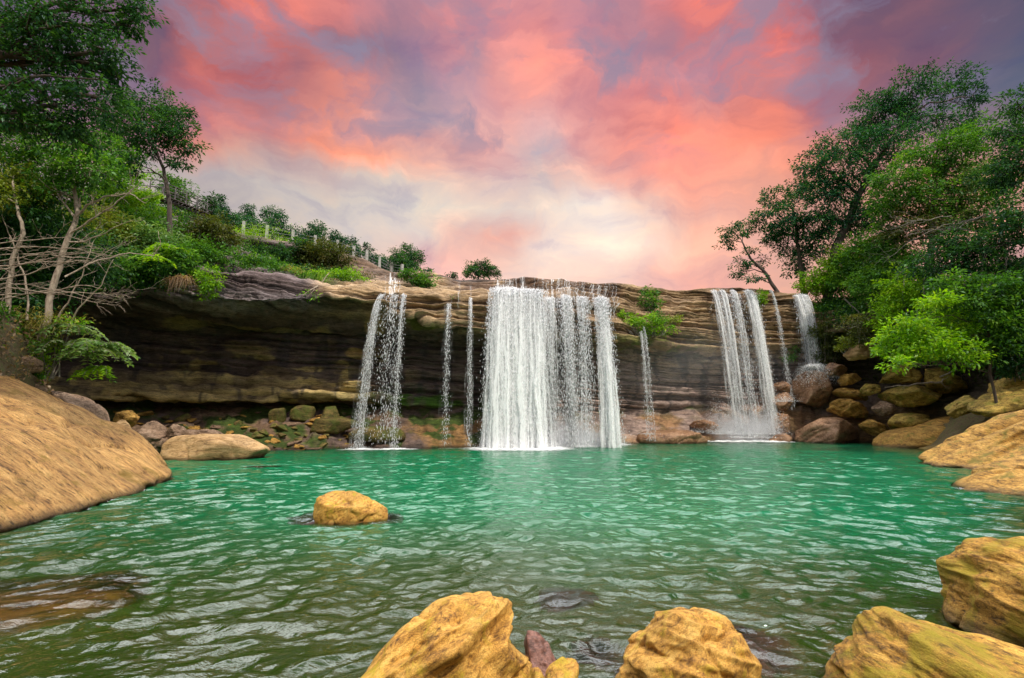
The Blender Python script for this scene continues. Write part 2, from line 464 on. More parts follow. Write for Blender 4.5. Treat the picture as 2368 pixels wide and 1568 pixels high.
# ----------------------------------------------------------------- cliff
# one row per measured column: B rim, C foot of upper step, D ledge inner, E lip top, F lip bottom, G roof meets wall, H wall, I shelf lip,
# J crevice, K top of rubble, then the distance of the shoreline
CL = [
    (-500, (380, 22), (480, 20), (560, 18.5), (600, 17.5), (690, 17), (740, 20), (850, 20), (915, 19), (930, 20), (950, 19.5), 18),
    (-150, (385, 27), (490, 25), (560, 23), (605, 21.5), (690, 21), (745, 25), (850, 25), (915, 23.5), (930, 25.5), (950, 25), 22),
    (100, (420, 31), (505, 29), (560, 26), (610, 24), (690, 23.5), (750, 28), (850, 28), (915, 26.5), (930, 28.5), (950, 28), 24),
    (300, (455, 36), (525, 33.5), (575, 29), (610, 26.5), (684, 26), (755, 31.5), (850, 31.5), (918, 30), (932, 32), (950, 31.5), 26.5),
    (450, (500, 40), (545, 37.5), (590, 31.5), (618, 28.5), (684, 28), (760, 33.5), (850, 33.5), (918, 32), (934, 34), (952, 33.5), 28),
    (560, (538, 41), (578, 40), (612, 33), (640, 30), (696, 29), (765, 34.5), (852, 34.5), (920, 33), (935, 35), (953, 34.5), 29.2),
    (680, (557, 43), (625, 42), (640, 34.5), (656, 31), (692, 30), (768, 35), (856, 35), (922, 33.5), (936, 35.5), (955, 35), 30.2),
    (770, (573, 45), (632, 43), (652, 35.5), (666, 32), (683, 31.3), (770, 35.5), (860, 35.5), (924, 34), (937, 36), (957, 35.5), 31),
    (840, (594, 46.5), (640, 44), (658, 36), (672, 32.6), (698, 32), (775, 35.5), (865, 35.5), (918, 34.5), (937, 36), (965, 35.5), 31.3),
    (900, (628, 48), (650, 45), (664, 37), (678, 33), (713, 32.3), (780, 35.8), (870, 36), (920, 35.3), (940, 36), (975, 35), 31.5),
    (1000, (628, 41), (660, 38.5), (672, 36), (685, 33), (742, 32.5), (785, 36), (880, 36), (930, 35.5), (945, 36), (985, 35), 31.8),
    (1060, (645, 40), (668, 37.5), (676, 35.5), (690, 32.8), (758, 32.3), (790, 36), (880, 36), (930, 36), (950, 36.2), (985, 35.2), 31.8),
    (1150, (643, 39), (670, 37.2), (680, 35), (695, 32.8), (767, 32.3), (797, 36), (880, 36.3), (940, 36.3), (960, 36.4), (990, 35.5), 32.2),
    (1219, (639, 38.5), (666, 37.4), (676, 35.5), (690, 33.2), (771, 32.8), (801, 36.5), (885, 36.6), (942, 36.6), (960, 36.8), (990, 36), 33),
    (1321, (648, 39), (670, 38.2), (678, 36.8), (692, 34.6), (779, 34.2), (806, 37.5), (890, 37.5), (945, 37.5), (960, 37.6), (985, 37), 34.2),
    (1396, (654, 40), (678, 39.3), (688, 38.2), (705, 36.6), (787, 36), (812, 39), (890, 39), (945, 39), (960, 39), (980, 38.5), 35.2),
    (1464, (655, 41), (688, 40.4), (705, 39.6), (735, 38.6), (793, 38), (818, 40.5), (890, 40.6), (940, 40.6), (958, 40.6), (975, 40), 36.6),
    (1560, (670, 42), (690, 41.6), (704, 41), (722, 40.4), (800, 39.8), (824, 42), (890, 42.5), (935, 42.5), (950, 42.5), (965, 42), 38.5),
    (1660, (664, 43), (680, 42.7), (700, 42.3), (735, 41.9), (805, 41.3), (826, 43), (890, 43.2), (930, 43.2), (945, 43), (960, 42.5), 40),
    (1760, (665, 43.5), (680, 43.2), (700, 42.8), (735, 42.4), (800, 42), (822, 43.2), (880, 43.4), (915, 43.4), (930, 43.2), (950, 42.6), 40.5),
    (1832, (680, 43), (692, 42.7), (705, 42.4), (740, 42), (800, 41.6), (820, 42.8), (860, 42.8), (890, 42.6), (915, 42), (945, 41.5), 40),
    (1890, (697, 42.6), (706, 42.2), (716, 42), (735, 41.7), (775, 41.4), (795, 42.8), (835, 42.8), (865, 42.6), (890, 42.4), (930, 42), 40.5),
    (2000, (690, 41), (705, 40), (715, 39), (725, 38), (745, 37.5), (775, 42), (830, 42), (860, 41.8), (885, 41.5), (925, 41), 39.5),
    (2150, (660, 37), (690, 36), (710, 34.5), (725, 33.5), (750, 33), (780, 38.5), (830, 38.5), (860, 38), (890, 37.5), (930, 37), 35),
    (2367, (600, 33), (650, 31), (700, 29), (720, 28.5), (760, 28), (800, 33), (850, 33), (880, 32.5), (900, 32), (930, 31), 28),
    (2900, (500, 25), (580, 23), (660, 21), (690, 20), (750, 19.5), (800, 22), (850, 21), (880, 20), (900, 19), (930, 18), 15),
]
cu = np.array([r[0] for r in CL], float)
nU = 1250
uu = np.linspace(-500, 2900, nU)


def smooth1(a, k):
    w = np.hanning(k + 2)[1:-1]; w /= w.sum()
    return np.convolve(np.pad(a, k // 2, mode='edge'), w, mode='valid')[:len(a)]


rows = []
for j in range(1, 11):
    yy = np.interp(uu, cu, [r[j][0] for r in CL]); YY = np.interp(uu, cu, [r[j][1] for r in CL])
    yy = smooth1(yy, 13 if j in (1, 2) else 21); YY = smooth1(YY, 21)
    if j in (1, 2, 3, 4, 5, 9):
        yy = yy + (3.0 if j != 1 else 2.2) * fbm(np.stack([uu * 0.022, uu * 0 + j, uu * 0], -1), 4, 40 + j)
        YY = YY + 0.5 * fbm(np.stack([uu * 0.012, uu * 0 + j, uu * 0 + 5], -1), 4, 60 + j)
    rows.append(eye(uu, yy, YY))
shY = smooth1(np.interp(uu, cu, [r[11] for r in CL]), 21) + 0.7 * fbm(np.stack([uu * 0.012, uu * 0, uu * 0], -1), 4, 77)
K = rows[-1]
dirxy = (uu - CX) / FPX
sh = np.stack([dirxy * shY / (cp - (CY - 1025) / FPX * sp), shY, np.zeros(nU) - 0.02], -1)
uw = sh * np.array([1, 1, 0]) * 0.93 + np.array([0, 0, -2.6])
Bk = rows[0]
back1 = Bk * np.array([1.15, 1.15, 1]) + np.array([0, 0, 0.4])
back2 = Bk * np.array([2.2, 2.2, 1]) + np.array([0, 0, 1.5])
back3 = Bk * np.array([9, 9, 1]) + np.array([0, 0, 3])
keys = [back3, back2, back1] + rows + [sh, uw]
segs = [3, 8, 10, 26, 26, 36, 50, 36, 48, 42, 22, 14, 30, 8]
grid = [keys[0][None]]
rowid = [np.zeros(1)]
for i, sn in enumerate(segs):
    t = (np.arange(sn) + 1)[:, None, None] / sn
    grid.append(keys[i][None] * (1 - t) + keys[i + 1][None] * t)
    rowid.append(i + t[:, 0, 0])
G = np.concatenate(grid); rid = np.concatenate(rowid)       # rid: 0 back3, 1 back2, 2 back1, 3 B, 4 C, 5 D, 6 E, 7 F, 8 G, 9 H, 10 I, 11 J, 12 K, 13 shore, 14 under


def round_rows(G, it):
    for _ in range(it):
        G[1:-1] = 0.25 * G[:-2] + 0.5 * G[1:-1] + 0.25 * G[2:]
    return G


G = round_rows(G, 6)
nV = len(G)
RID = np.broadcast_to(rid[:, None], (nV, nU)); UU = np.broadcast_to(uu[None], (nV, nU))
du = np.gradient(G, axis=1); dv = np.gradient(G, axis=0)
nrm = np.cross(du, dv); nrm /= np.linalg.norm(nrm, axis=2, keepdims=True) + 1e-9
if nrm[len(nrm) // 2, nU // 2, 1] > 0: nrm = -nrm
Pf = G.reshape(-1, 3)
tilt = Pf[:, 2] + 0.035 * Pf[:, 0] + 0.20 * fbm(Pf * np.array([0.16, 0.16, 0.2]), 3, 5)
lay = np.stack([tilt * 0 + 3.1, Pf[:, 0] * 0.05, tilt * 2.5], -1)
strata = gnoise(lay, 9) + 0.6 * gnoise(lay * np.array([1, 2.3, 2.7]), 10) + 0.35 * gnoise(lay * np.array([1, 5, 6.5]), 12)
strata = np.tanh(strata * 3.6)
rough_ = fbm(Pf * 0.7, 5, 21)
blocks = fbm(Pf * np.array([0.35, 0.35, 0.6]), 3, 31)
ridf = RID.ravel(); uf = UU.ravel()
upper = sstep(2.8, 3.6, ridf) * (1 - sstep(13, 13.8, ridf))
lipface = sstep(3.0, 3.5, ridf) * (1 - sstep(6.8, 7.6, ridf))
wall = sstep(7.6, 8.3, ridf) * (1 - sstep(10, 11, ridf))
rub = sstep(11, 12, ridf)
amp = 0.20 * lipface + 0.26 * wall + 0.05
d = upper * (amp * strata + (0.22 + 0.1 * rub) * rough_ + 0.42 * blocks * (1 - 0.4 * rub))
d += rub * (1 - sstep(13.2, 13.9, ridf)) * 0.45 * np.maximum(0, fbm(Pf * 1.3, 3, 88))
d += (1 - sstep(2, 3.2, ridf)) * sstep(0.8, 1.6, ridf) * 0.5 * fbm(Pf * 0.12, 3, 52)
Gd = Pf + nrm.reshape(-1, 3) * d[:, None]
Gd = Gd.reshape(nV, nU, 3)

# rock colours: tan sandstone lip, darker brown cave wall, purple-grey upper bank, ochre and moss by the water
def lerp(a, b, t): return a * (1 - t[:, None]) + np.asarray(b)[None] * t[:, None]
n1 = fbm(Pf * np.array([0.22, 0.22, 0.5]), 5, 101); n2 = fbm(Pf * np.array([0.5, 0.5, 1.0]), 5, 111); n3 = fbm(Pf * np.array([1.2, 1.2, 0.25]), 4, 121)
n4 = fbm(Pf * np.array([0.12, 0.12, 1.6]), 5, 131)
col = np.tile(np.array([0.36, 0.235, 0.125]), (len(Pf), 1))
col = lerp(col, (0.50, 0.34, 0.19), sstep(-0.1, 0.5, n1))
col = lerp(col, (0.22, 0.135, 0.075), sstep(0.05, 0.5, n4) * 0.8)
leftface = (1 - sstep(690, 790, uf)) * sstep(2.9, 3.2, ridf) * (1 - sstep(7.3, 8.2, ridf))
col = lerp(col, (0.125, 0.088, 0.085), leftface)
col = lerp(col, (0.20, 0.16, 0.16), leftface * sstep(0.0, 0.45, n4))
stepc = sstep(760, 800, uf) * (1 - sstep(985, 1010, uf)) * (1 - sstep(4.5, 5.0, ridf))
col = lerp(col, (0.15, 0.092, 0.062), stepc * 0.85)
wetc = (sstep(1010, 1040, uf) * (1 - sstep(1420, 1450, uf)) + sstep(1600, 1640, uf) * (1 - sstep(1790, 1830, uf)) * .7) * (1 - sstep(4.6, 5.4, ridf)) * sstep(-.5, .1, n2 + .25)
col = lerp(col, (0.12, 0.066, 0.045), np.clip(wetc, 0, 1) * 0.85)
wl = sstep(1140, 1170, uf) * (1 - sstep(1400, 1430, uf)) * sstep(5.2, 5.6, ridf)
col = lerp(col, (0.20, 0.125, 0.08), wl * .6)
seam = sstep(-0.25, -0.75, strata) if False else np.clip((-0.2 - strata) / 0.5, 0, 1)
col = col * (1 - 0.62 * seam * (1 - 0.6 * rub))[:, None]
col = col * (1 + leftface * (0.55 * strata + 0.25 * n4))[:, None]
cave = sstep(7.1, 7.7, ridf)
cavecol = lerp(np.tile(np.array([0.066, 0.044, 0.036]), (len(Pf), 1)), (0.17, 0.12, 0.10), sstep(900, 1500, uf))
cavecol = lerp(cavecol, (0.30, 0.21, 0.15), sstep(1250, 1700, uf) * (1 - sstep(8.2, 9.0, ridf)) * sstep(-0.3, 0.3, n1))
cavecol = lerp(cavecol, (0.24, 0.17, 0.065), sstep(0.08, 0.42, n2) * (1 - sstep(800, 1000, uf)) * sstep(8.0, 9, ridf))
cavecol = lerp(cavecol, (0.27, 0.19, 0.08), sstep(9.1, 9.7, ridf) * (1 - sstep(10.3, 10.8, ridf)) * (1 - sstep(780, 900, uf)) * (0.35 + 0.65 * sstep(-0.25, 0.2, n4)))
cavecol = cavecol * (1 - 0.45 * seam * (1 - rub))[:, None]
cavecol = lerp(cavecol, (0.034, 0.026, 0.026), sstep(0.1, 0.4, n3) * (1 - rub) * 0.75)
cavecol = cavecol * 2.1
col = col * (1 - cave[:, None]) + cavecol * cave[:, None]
for (u0, rr, ru, rr2, c, s) in [(470, 7.85, 110, 0.16, (0.30, 0.22, 0.10), 1), (745, 7.9, 30, 0.22, (0.36, 0.25, 0.11), 1), (868, 7.6, 22, 0.3, (0.33, 0.22, 0.10), 1),
                             (825, 8.5, 28, 0.14, (0.42, 0.27, 0.10), 1), (430, 9.2, 26, 0.14, (0.36, 0.34, 0.14), 1), (985, 7.3, 60, 0.25, (0.12, 0.12, 0.02), 1),
                             (650, 7.95, 60, 0.08, (0.25, 0.18, 0.10), 1), (640, 9.25, 50, 0.25, (0.20, 0.13, 0.07), .8)]:
    q = ((uf - u0) / ru) ** 2 + ((ridf - rr) / rr2) ** 2 + 1.4 * n2
    col = lerp(col, c, (1 - sstep(0.5, 1.2, q)) * s)
och = rub * sstep(-0.3, 0.2, n1 + 0.4 * n2)
col = lerp(col, (0.30, 0.165, 0.06), och * (0.35 + 0.65 * sstep(820, 1000, uf)))
col = lerp(col, (0.36, 0.20, 0.10), rub * sstep(1380, 1500, uf) * sstep(-0.4, 0.1, n1))
mossz = sstep(10.2, 11.2, ridf) * (1 - sstep(13.0, 13.3, ridf)) * (1 - 0.75 * sstep(1120, 1500, uf))
col = lerp(col, (0.055, 0.085, 0.012), mossz * sstep(-0.02, 0.22, n2 + 0.3 * n1))
mg = np.exp(-((uf - 1000) / 150) ** 2) * np.exp(-((ridf - 10.1) / 0.5) ** 2)
col = lerp(col, (0.06, 0.13, 0.012), np.clip(mg * 1.5, 0, 1) * sstep(-0.25, 0.15, n2))
mr_ = np.exp(-((uf - 1500) / 140) ** 2) * np.exp(-((ridf - 10.6) / 0.3) ** 2)
col = lerp(col, (0.10, 0.14, 0.02), np.clip(mr_ * 1.2, 0, 1) * sstep(-0.2, 0.2, n2))
mr_ = np.exp(-((uf - 1520) / 110) ** 2) * np.exp(-((ridf - 7.2) / 0.45) ** 2)
col = lerp(col, (0.16, 0.18, 0.03), np.clip(mr_ * 1.5, 0, 1) * sstep(-0.2, 0.2, n2))
col = lerp(col, (0.05, 0.065, 0.018), (1 - sstep(2.8, 3.02, ridf)) * sstep(-0.2, 0.1, n1))
hill = (1 - sstep(800, 880, uf)) * sstep(3.8, 4.3, ridf) * (1 - sstep(5.3, 5.9, ridf))
col = lerp(col, (0.06, 0.07, 0.02), hill * sstep(-0.2, 0.1, n2))
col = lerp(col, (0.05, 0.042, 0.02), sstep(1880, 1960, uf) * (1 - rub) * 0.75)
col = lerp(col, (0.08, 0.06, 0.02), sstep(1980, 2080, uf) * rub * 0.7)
col = np.clip(col, 0.004, 1)
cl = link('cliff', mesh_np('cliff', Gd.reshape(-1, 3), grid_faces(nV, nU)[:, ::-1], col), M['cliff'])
tag(cl, 'overhanging sandstone cliff with a tan lip and a dark cave behind the waterfalls', 'cliff', kind='structure')


def cliff_pt(u, r):
    """a point of the finished cliff surface at measured column u and row r"""
    i = np.clip(np.searchsorted(uu, u), 0, nU - 1); j = np.clip(np.searchsorted(rid, r), 0, nV - 1)
    return Gd[j, i]


# ----------------------------------------------------------------- rocks
_ico = {}


def ico(sub):
    if sub not in _ico:
        bm = bmesh.new(); bmesh.ops.create_icosphere(bm, subdivisions=sub, radius=1)
        V = np.array([v.co[:] for v in bm.verts]); F = np.array([[v.index for v in f.verts] for f in bm.faces]); bm.free()
        V /= np.linalg.norm(V, axis=1, keepdims=True)
        _ico[sub] = (V, F)
    return _ico[sub]


def hull_planes(pts):
    bm = bmesh.new()
    for p in pts: bm.verts.new(p)
    r = bmesh.ops.convex_hull(bm, input=bm.verts)
    bm.normal_update()
    c = np.mean(pts, axis=0)
    pl = []
    for f in bm.faces:
        n = np.array(f.normal[:]); o = np.array(f.verts[0].co[:])
        if np.linalg.norm(n) < 0.5 or f.calc_area() < 1e-7: continue
        dd = n @ (o - c)
        if dd < 0: n, dd = -n, -dd
        pl.append((*n, max(dd, 1e-3)))
    bm.free()
    return c, np.array(pl)


ROCK_OBJS = []


def rock_mesh(pts, sub=5, p=34, facets=11, cut=(0.55, 0.88), amp=0.06, freq=1.2, bed=None, bed_amp=0.0, bed_freq=6.0, seed=0, ridge=0.0):
    pts = np.asarray(pts, float)
    c, pl = hull_planes(pts)
    fr_ = np.random.default_rng(seed + 400)
    n_ = fr_.normal(size=(facets, 3)); n_ /= np.linalg.norm(n_, axis=1, keepdims=True)
    if facets:
        sup = ((pts - c) @ n_.T).max(0) * fr_.uniform(*cut, facets)
        pl = np.concatenate([pl, np.c_[n_, np.maximum(sup, 1e-3)]])
    Dv, F = ico(sub)
    size = np.linalg.norm(pts.max(0) - pts.min(0))
    s = np.maximum(Dv @ pl[:, :3].T, 1e-4) / pl[:, 3]
    m_ = s.max(1, keepdims=True)
    t = 1 / (m_[:, 0] * ((s / m_) ** p).sum(1) ** (1 / p))
    V = c + Dv * t[:, None]
    q = V / size
    # outward direction: rough normal from the radius field
    nr = Dv
    dsp = amp * size * (0.75 * fbm(q * freq * 2 + seed * 3.7, 3, seed) + 0.25 * fbm(q * freq * 7 + seed, 4, seed + 1))
    dsp -= amp * 0.5 * size * np.maximum(0, 1 - np.abs(fbm(q * freq * 3.1 + seed, 3, seed + 5)) * 7)
    if ridge:
        b = np.asarray(bed if bed is not None else (0, 0, 1.)); b = b / np.linalg.norm(b)
        w = (q @ b)[:, None] * b[None]
        qq = q * 1.1 + w * bed_freq * 0.55
        rr = 1 - np.abs(fbm(qq * 1.6 + seed, 3, seed + 8)) * 2.2
        dsp += ridge * size * (rr - 0.5) * 0.5
    if bed_amp:
        b = np.asarray(bed if bed is not None else (0, 0, 1.)); b = b / np.linalg.norm(b)
        h = q @ b + 0.04 * fbm(q * 3, 3, seed + 2)
        st = gnoise(np.stack([h * bed_freq * 3, q[:, 0] * 1.5, q[:, 1] * 1.5], -1), seed + 3) + 0.6 * gnoise(np.stack([h * bed_freq * 8, q[:, 0] * 3, q[:, 1] * 3], -1), seed + 4)
        dsp += bed_amp * size * np.tanh(st * 2)
    dsp -= dsp.mean() + 0.7 * dsp.std()
    V = V + nr * dsp[:, None]
    return mesh_np('rock', V, F)


def rock(name, label, pts, mat, group=None, cat='rock', **k):
    o = link(name, rock_mesh(pts, **k), M[mat])
    tag(o, label, cat, group)
    ROCK_OBJS.append(o)
    return o


def poly_pts(poly, Y, thick, dY=0.0):
    """a measured outline at distance Y given a rounded body of real thickness"""
    poly = np.asarray(poly, float)
    base = eye(poly[:, 0], poly[:, 1], Y + dY * (poly[:, 0] - poly[:, 0].mean()) / max(1, np.ptp(poly[:, 0])))
    c = base.mean(0)
    out = [base]
    for s, off in ((0.72, -0.32), (0.35, -0.48), (0.8, 0.35), (0.4, 0.5)):
        q = c + (base - c) * s; q[:, 1] += off * thick
        out.append(q)
    return np.concatenate(out)


def prock(name, label, poly, Y, mat, thick=None, sink=0.0, dY=0.0, **k):
    poly = np.asarray(poly, float)
    w = np.ptp(poly[:, 0]) / FPX * Y
    pts = poly_pts(poly, Y, thick or 0.8 * w, dY)
    if sink:
        low = pts[pts[:, 2] < np.percentile(pts[:, 2], 35)].copy(); low[:, 2] -= sink
        pts = np.concatenate([pts, low])
    return rock(name, label, pts, mat, **k)


# near slab at the left shore
pts = np.concatenate([
    eye([-520, -250, 0, 100, 200, 335, 410, 432], [695, 770, 856, 900, 947, 1005, 1070, 1096], [15.5, 16, 16.6, 17, 17.2, 17.3, 17, 16.6]),
    eye([-520, -250, 0, 120, 260, 360, 428], [1390, 1285, 1195, 1180, 1146, 1126, 1108], [5.8, 7.7, 10.2, 11.2, 13.1, 14.6, 16.0]),
    eye([-520, -250, 0, 150, 280], [1060, 1040, 1020, 1050, 1080], [8.4, 9.6, 11.3, 12.6, 14.2]),
    np.array([[-16, 20, -1], [-13.5, 20.5, -1], [-14.5, 20.5, 0.5], [-22, 19, 2.5], [-10.2, 10.0, -1.2], [-11.4, 15.5, -1.2], [-18, 8, -1.2], [-12.5, 18.5, -1.0]])])
rock('slab_boulder', 'huge tan slab of layered sandstone sloping into the pool beside the bare trees', pts, 'slab', sub=7, p=30, amp=0.012, freq=2.2, facets=5, cut=(.93, .985), ridge=0.02,
     bed=(0.49, 0.32, 0.79), bed_amp=0.0045, bed_freq=15, seed=3)
prock('boulder', 'flat-topped pale tan boulder with an olive front at the foot of the cave', [(350, 1030), (400, 1006), (470, 998), (560, 1002), (612, 1026), (642, 1046), (600, 1058), (420, 1064), (372, 1060)],
      24.4, 'tan', thick=3.0, sink=0.6, sub=6, amp=0.02, bed_amp=0.004, seed=12)
prock('boulder', 'brown knobbly boulder wedged between the huge slab and the pale flat boulder', [(312, 1008), (330, 976), (352, 966), (380, 982), (398, 1005), (380, 1030), (345, 1032)], 24.9, 'brown', sink=0.6, amp=0.05, seed=13)
prock('boulder', 'small rounded brown boulder right against the knobbly one above the pale flat boulder', [(385, 1000), (395, 978), (412, 972), (428, 982), (424, 1006), (395, 1012)], 25.1, 'brown', sink=0.6, amp=0.05, seed=14)
prock('boulder', 'low pinkish-brown slab lying behind the pale flat boulder', [(418, 1000), (440, 984), (480, 990), (520, 1004), (500, 1012), (430, 1012)], 25.6, 'brown', thick=1.6, sink=0.6, amp=0.03, seed=15)
prock('boulder', 'long dark grey-brown boulder leaning behind the top edge of the huge slab', [(95, 910), (112, 886), (150, 893), (200, 922), (244, 955), (262, 990), (180, 1000), (110, 960)], 20.5, 'brown', thick=2.4, sink=1.0, amp=0.02, seed=16, p=20)
prock('boulder', 'tan angular stone in a row of shore stones just above the huge slab', [(250, 985), (262, 966), (285, 968), (306, 990), (300, 1010), (262, 1010)], 23.2, 'tan', sink=0.6, amp=0.05, seed=17)
prock('boulder', 'small orange stone next to the dark leaning boulder', [(262, 968), (275, 944), (300, 948), (318, 966), (300, 975)], 24.4, 'ochre', sink=0.5, amp=0.05, seed=18)
for i, (poly, Y, lab) in enumerate([
    ([(-60, 800), (-40, 765), (10, 764), (26, 782), (18, 800), (-20, 812)], 17.6, 'reddish-brown layered block topmost on the bank at the edge of the photo'),
    ([(-80, 850), (-50, 815), (15, 800), (44, 822), (40, 852), (0, 870)], 17.6, 'big reddish-brown layered block in the middle of the bank stack'),
    ([(20, 835), (40, 815), (82, 826), (90, 840), (60, 852)], 17.6, 'thin pointed brown slab sticking out of the bank stack'),
    ([(20, 882), (30, 852), (68, 852), (72, 874), (50, 890)], 17.6, 'square brown block at the bottom of the bank stack'),
    ([(45, 895), (60, 872), (88, 878), (102, 900), (80, 908)], 18.0, 'small dark brown stone between the bank stack and the huge slab')]):
    prock('bank_rock', lab, poly, Y, 'brown', thick=1.3, sink=0.3, amp=0.03, bed_amp=0.012, seed=30 + i, group='layered rocks stacked on the bank')

# rocks standing in the pool
prock('pool_rock', 'pointed golden rock standing alone in the middle of the pool', [(716, 1190), (726, 1152), (758, 1130), (800, 1127), (842, 1146), (880, 1165), (908, 1182), (880, 1196), (740, 1208)],
      10.1, 'gold', thick=0.8, sink=0.35, sub=6, amp=0.03, seed=21, bed=(-0.3, 0, 0.95), bed_amp=0.004)
prock('foreground_rock', 'big golden rock with folded ridges and yellow lichen at the near edge of the pool',
      [(770, 1640), (800, 1560), (850, 1498), (905, 1464), (955, 1446), (1000, 1408), (1040, 1390), (1078, 1396), (1122, 1381), (1165, 1379), (1198, 1405), (1220, 1450), (1238, 1520), (1205, 1600), (1100, 1660)],
      3.95, 'gold', thick=1.1, sink=0.3, sub=7, amp=0.022, ridge=0.15, bed=(-0.55, 0.1, 0.83), bed_freq=5, bed_amp=0.009, seed=22, facets=9, cut=(.85, .97))
prock('foreground_rock', 'golden lumpy rock with a dark broken side next to the big folded rock',
      [(1405, 1620), (1422, 1545), (1450, 1508), (1500, 1458), (1545, 1425), (1580, 1413), (1642, 1420), (1692, 1430), (1722, 1441), (1750, 1470), (1768, 1496), (1738, 1530), (1705, 1600), (1600, 1650)],
      3.9, 'gold', thick=0.95, sink=0.3, sub=7, amp=0.04, ridge=0.06, bed=(0.3, 0.3, 0.9), bed_amp=0.009, seed=24, facets=12, cut=(.82, .96))
prock('foreground_rock', 'long yellow-green rock rising to a blunt peak in the near corner of the pool',
      [(1920, 1640), (1942, 1560), (1962, 1526), (2010, 1470), (2062, 1440), (2104, 1428), (2200, 1452), (2300, 1482), (2400, 1505), (2560, 1560), (2500, 1680), (2200, 1700)],
      3.75, 'gold_moss', thick=1.2, sink=0.3, sub=7, amp=0.02, ridge=0.05, bed=(0.4, -0.1, 0.9), bed_freq=8, bed_amp=0.010, seed=25, facets=10, cut=(.86, .97))
prock('foreground_rock', 'rounded mossy yellow boulder with a dark wet foot at the edge of the photo',
      [(2192, 1400), (2200, 1340), (2240, 1276), (2302, 1240), (2380, 1222), (2480, 1230), (2600, 1300), (2640, 1420), (2560, 1500), (2400, 1520), (2260, 1450)],
      5.0, 'gold_moss', thick=1.9, sink=0.3, sub=7, amp=0.022, ridge=0.05, bed=(0.5, 0, 0.86), bed_amp=0.008, bed_freq=7, seed=26, facets=8, cut=(.88, .97), p=10)
prock('foreground_rock', 'small dark wet rock half hidden behind the big folded rock', [(1200, 1520), (1212, 1462), (1240, 1462), (1278, 1500), (1300, 1535), (1270, 1565), (1230, 1560)], 4.25, 'sunken', thick=0.6, sink=0.2, amp=0.05, seed=27)
prock('foreground_rock', 'small pointed golden-brown rock beside the foot of the big folded rock', [(1250, 1590), (1262, 1560), (1300, 1530), (1342, 1512), (1346, 1535), (1318, 1575), (1280, 1610)], 3.75, 'gold', thick=0.35, sink=0.2, amp=0.04, seed=28)
prock('foreground_rock', 'tiny golden stone at the bottom edge between the two lumpy rocks', [(1205, 1600), (1225, 1555), (1250, 1552), (1262, 1580), (1240, 1610)], 3.65, 'gold', thick=0.3, sink=0.2, amp=0.04, seed=29)


def sunk(label, x, y, rx, ry, top, mat, seed, rz=0.4):
    c = on_water(x, y); pts = []
    for a in np.linspace(0, 2 * PI, 12, endpoint=False):
        for s, z in ((1.0, top - rz), (0.6, top), (0.85, top - 0.15)):
            pts.append([c[0] + math.cos(a) * rx * s, c[1] + math.sin(a) * ry * s, z + 0.03 * math.sin(3 * a)])
    rock('sunken_rock', label, np.array(pts), mat, sub=5, amp=0.03, seed=seed, cat='rock')


sunk('purple-brown sunken rock seen through the shallows beside the lumpy golden rock', 1690, 1500, 0.52, 0.75, -0.04, 'sunken', 41)
sunk('purplish sunken stone under the ripples beyond the big folded rock', 1310, 1395, 0.42, 0.5, -0.10, 'sunken', 42)
sunk('flat sunken stone between the big folded rock and the lumpy golden rock', 1370, 1530, 0.36, 0.4, -0.10, 'sunken', 43)
sunk('orange-brown sunken slab under the shallow water at the edge of the photo', 60, 1385, 1.7, 1.2, -0.06, 'sunken_orange', 44)
sunk('brown sunken ledge spreading from the foot of the pointed pool rock', 815, 1200, 1.45, 1.0, -0.02, 'sunken', 45)
sunk('thin brown sunken ledge in front of the pale flat boulder', 600, 1082, 1.1, 0.5, -0.03, 'sunken', 46)

# right shore
pts = np.concatenate([
    eye([2092, 2130, 2185, 2240, 2310, 2367, 2600], [1056, 1030, 1000, 975, 948, 932, 880], [22.0, 22.4, 22.3, 22, 21.5, 21, 19.5]),
    eye([2100, 2160, 2240, 2367, 2600], [1072, 1080, 1085, 1090, 1120], [21.6, 20.4, 19.4, 18.6, 15.5]),
    np.array([[20.5, 25, -0.6], [26, 26, 0.5], [30, 24, 1.5], [18.0, 20.5, -1.0], [20, 18, -1.0], [24, 16, -1.0], [17.2, 22.3, -0.8]])])
rock('ledge_boulder', 'long rusty-gold layered slab rising out of the water by the shaded wood', pts, 'ochre', sub=7, facets=10, cut=(.86, .97), ridge=0.06, amp=0.025, bed=(-0.3, 0.45, 0.84), bed_amp=0.016, bed_freq=9, seed=51)
pts = np.concatenate([
    eye([2208, 2260, 2330, 2420, 2600], [1112, 1082, 1056, 1030, 990], [14.6, 15.2, 15.4, 15, 14]),
    eye([2218, 2300, 2420, 2600], [1132, 1138, 1146, 1170], [14.0, 13.4, 12.8, 11.4]),
    np.array([[14.6, 17.5, -0.6], [19, 18, 0.4], [12.4, 14.8, -0.9], [13.0, 13.2, -0.9], [17, 11.5, -0.9]])])
rock('ledge_boulder', 'lower golden slab sloping into the water in front of the long layered slab', pts, 'ochre', sub=7, amp=0.025, bed=(-0.2, 0.45, 0.87), bed_amp=0.013, bed_freq=9, ridge=0.05, facets=9, cut=(.86, .97), seed=52)

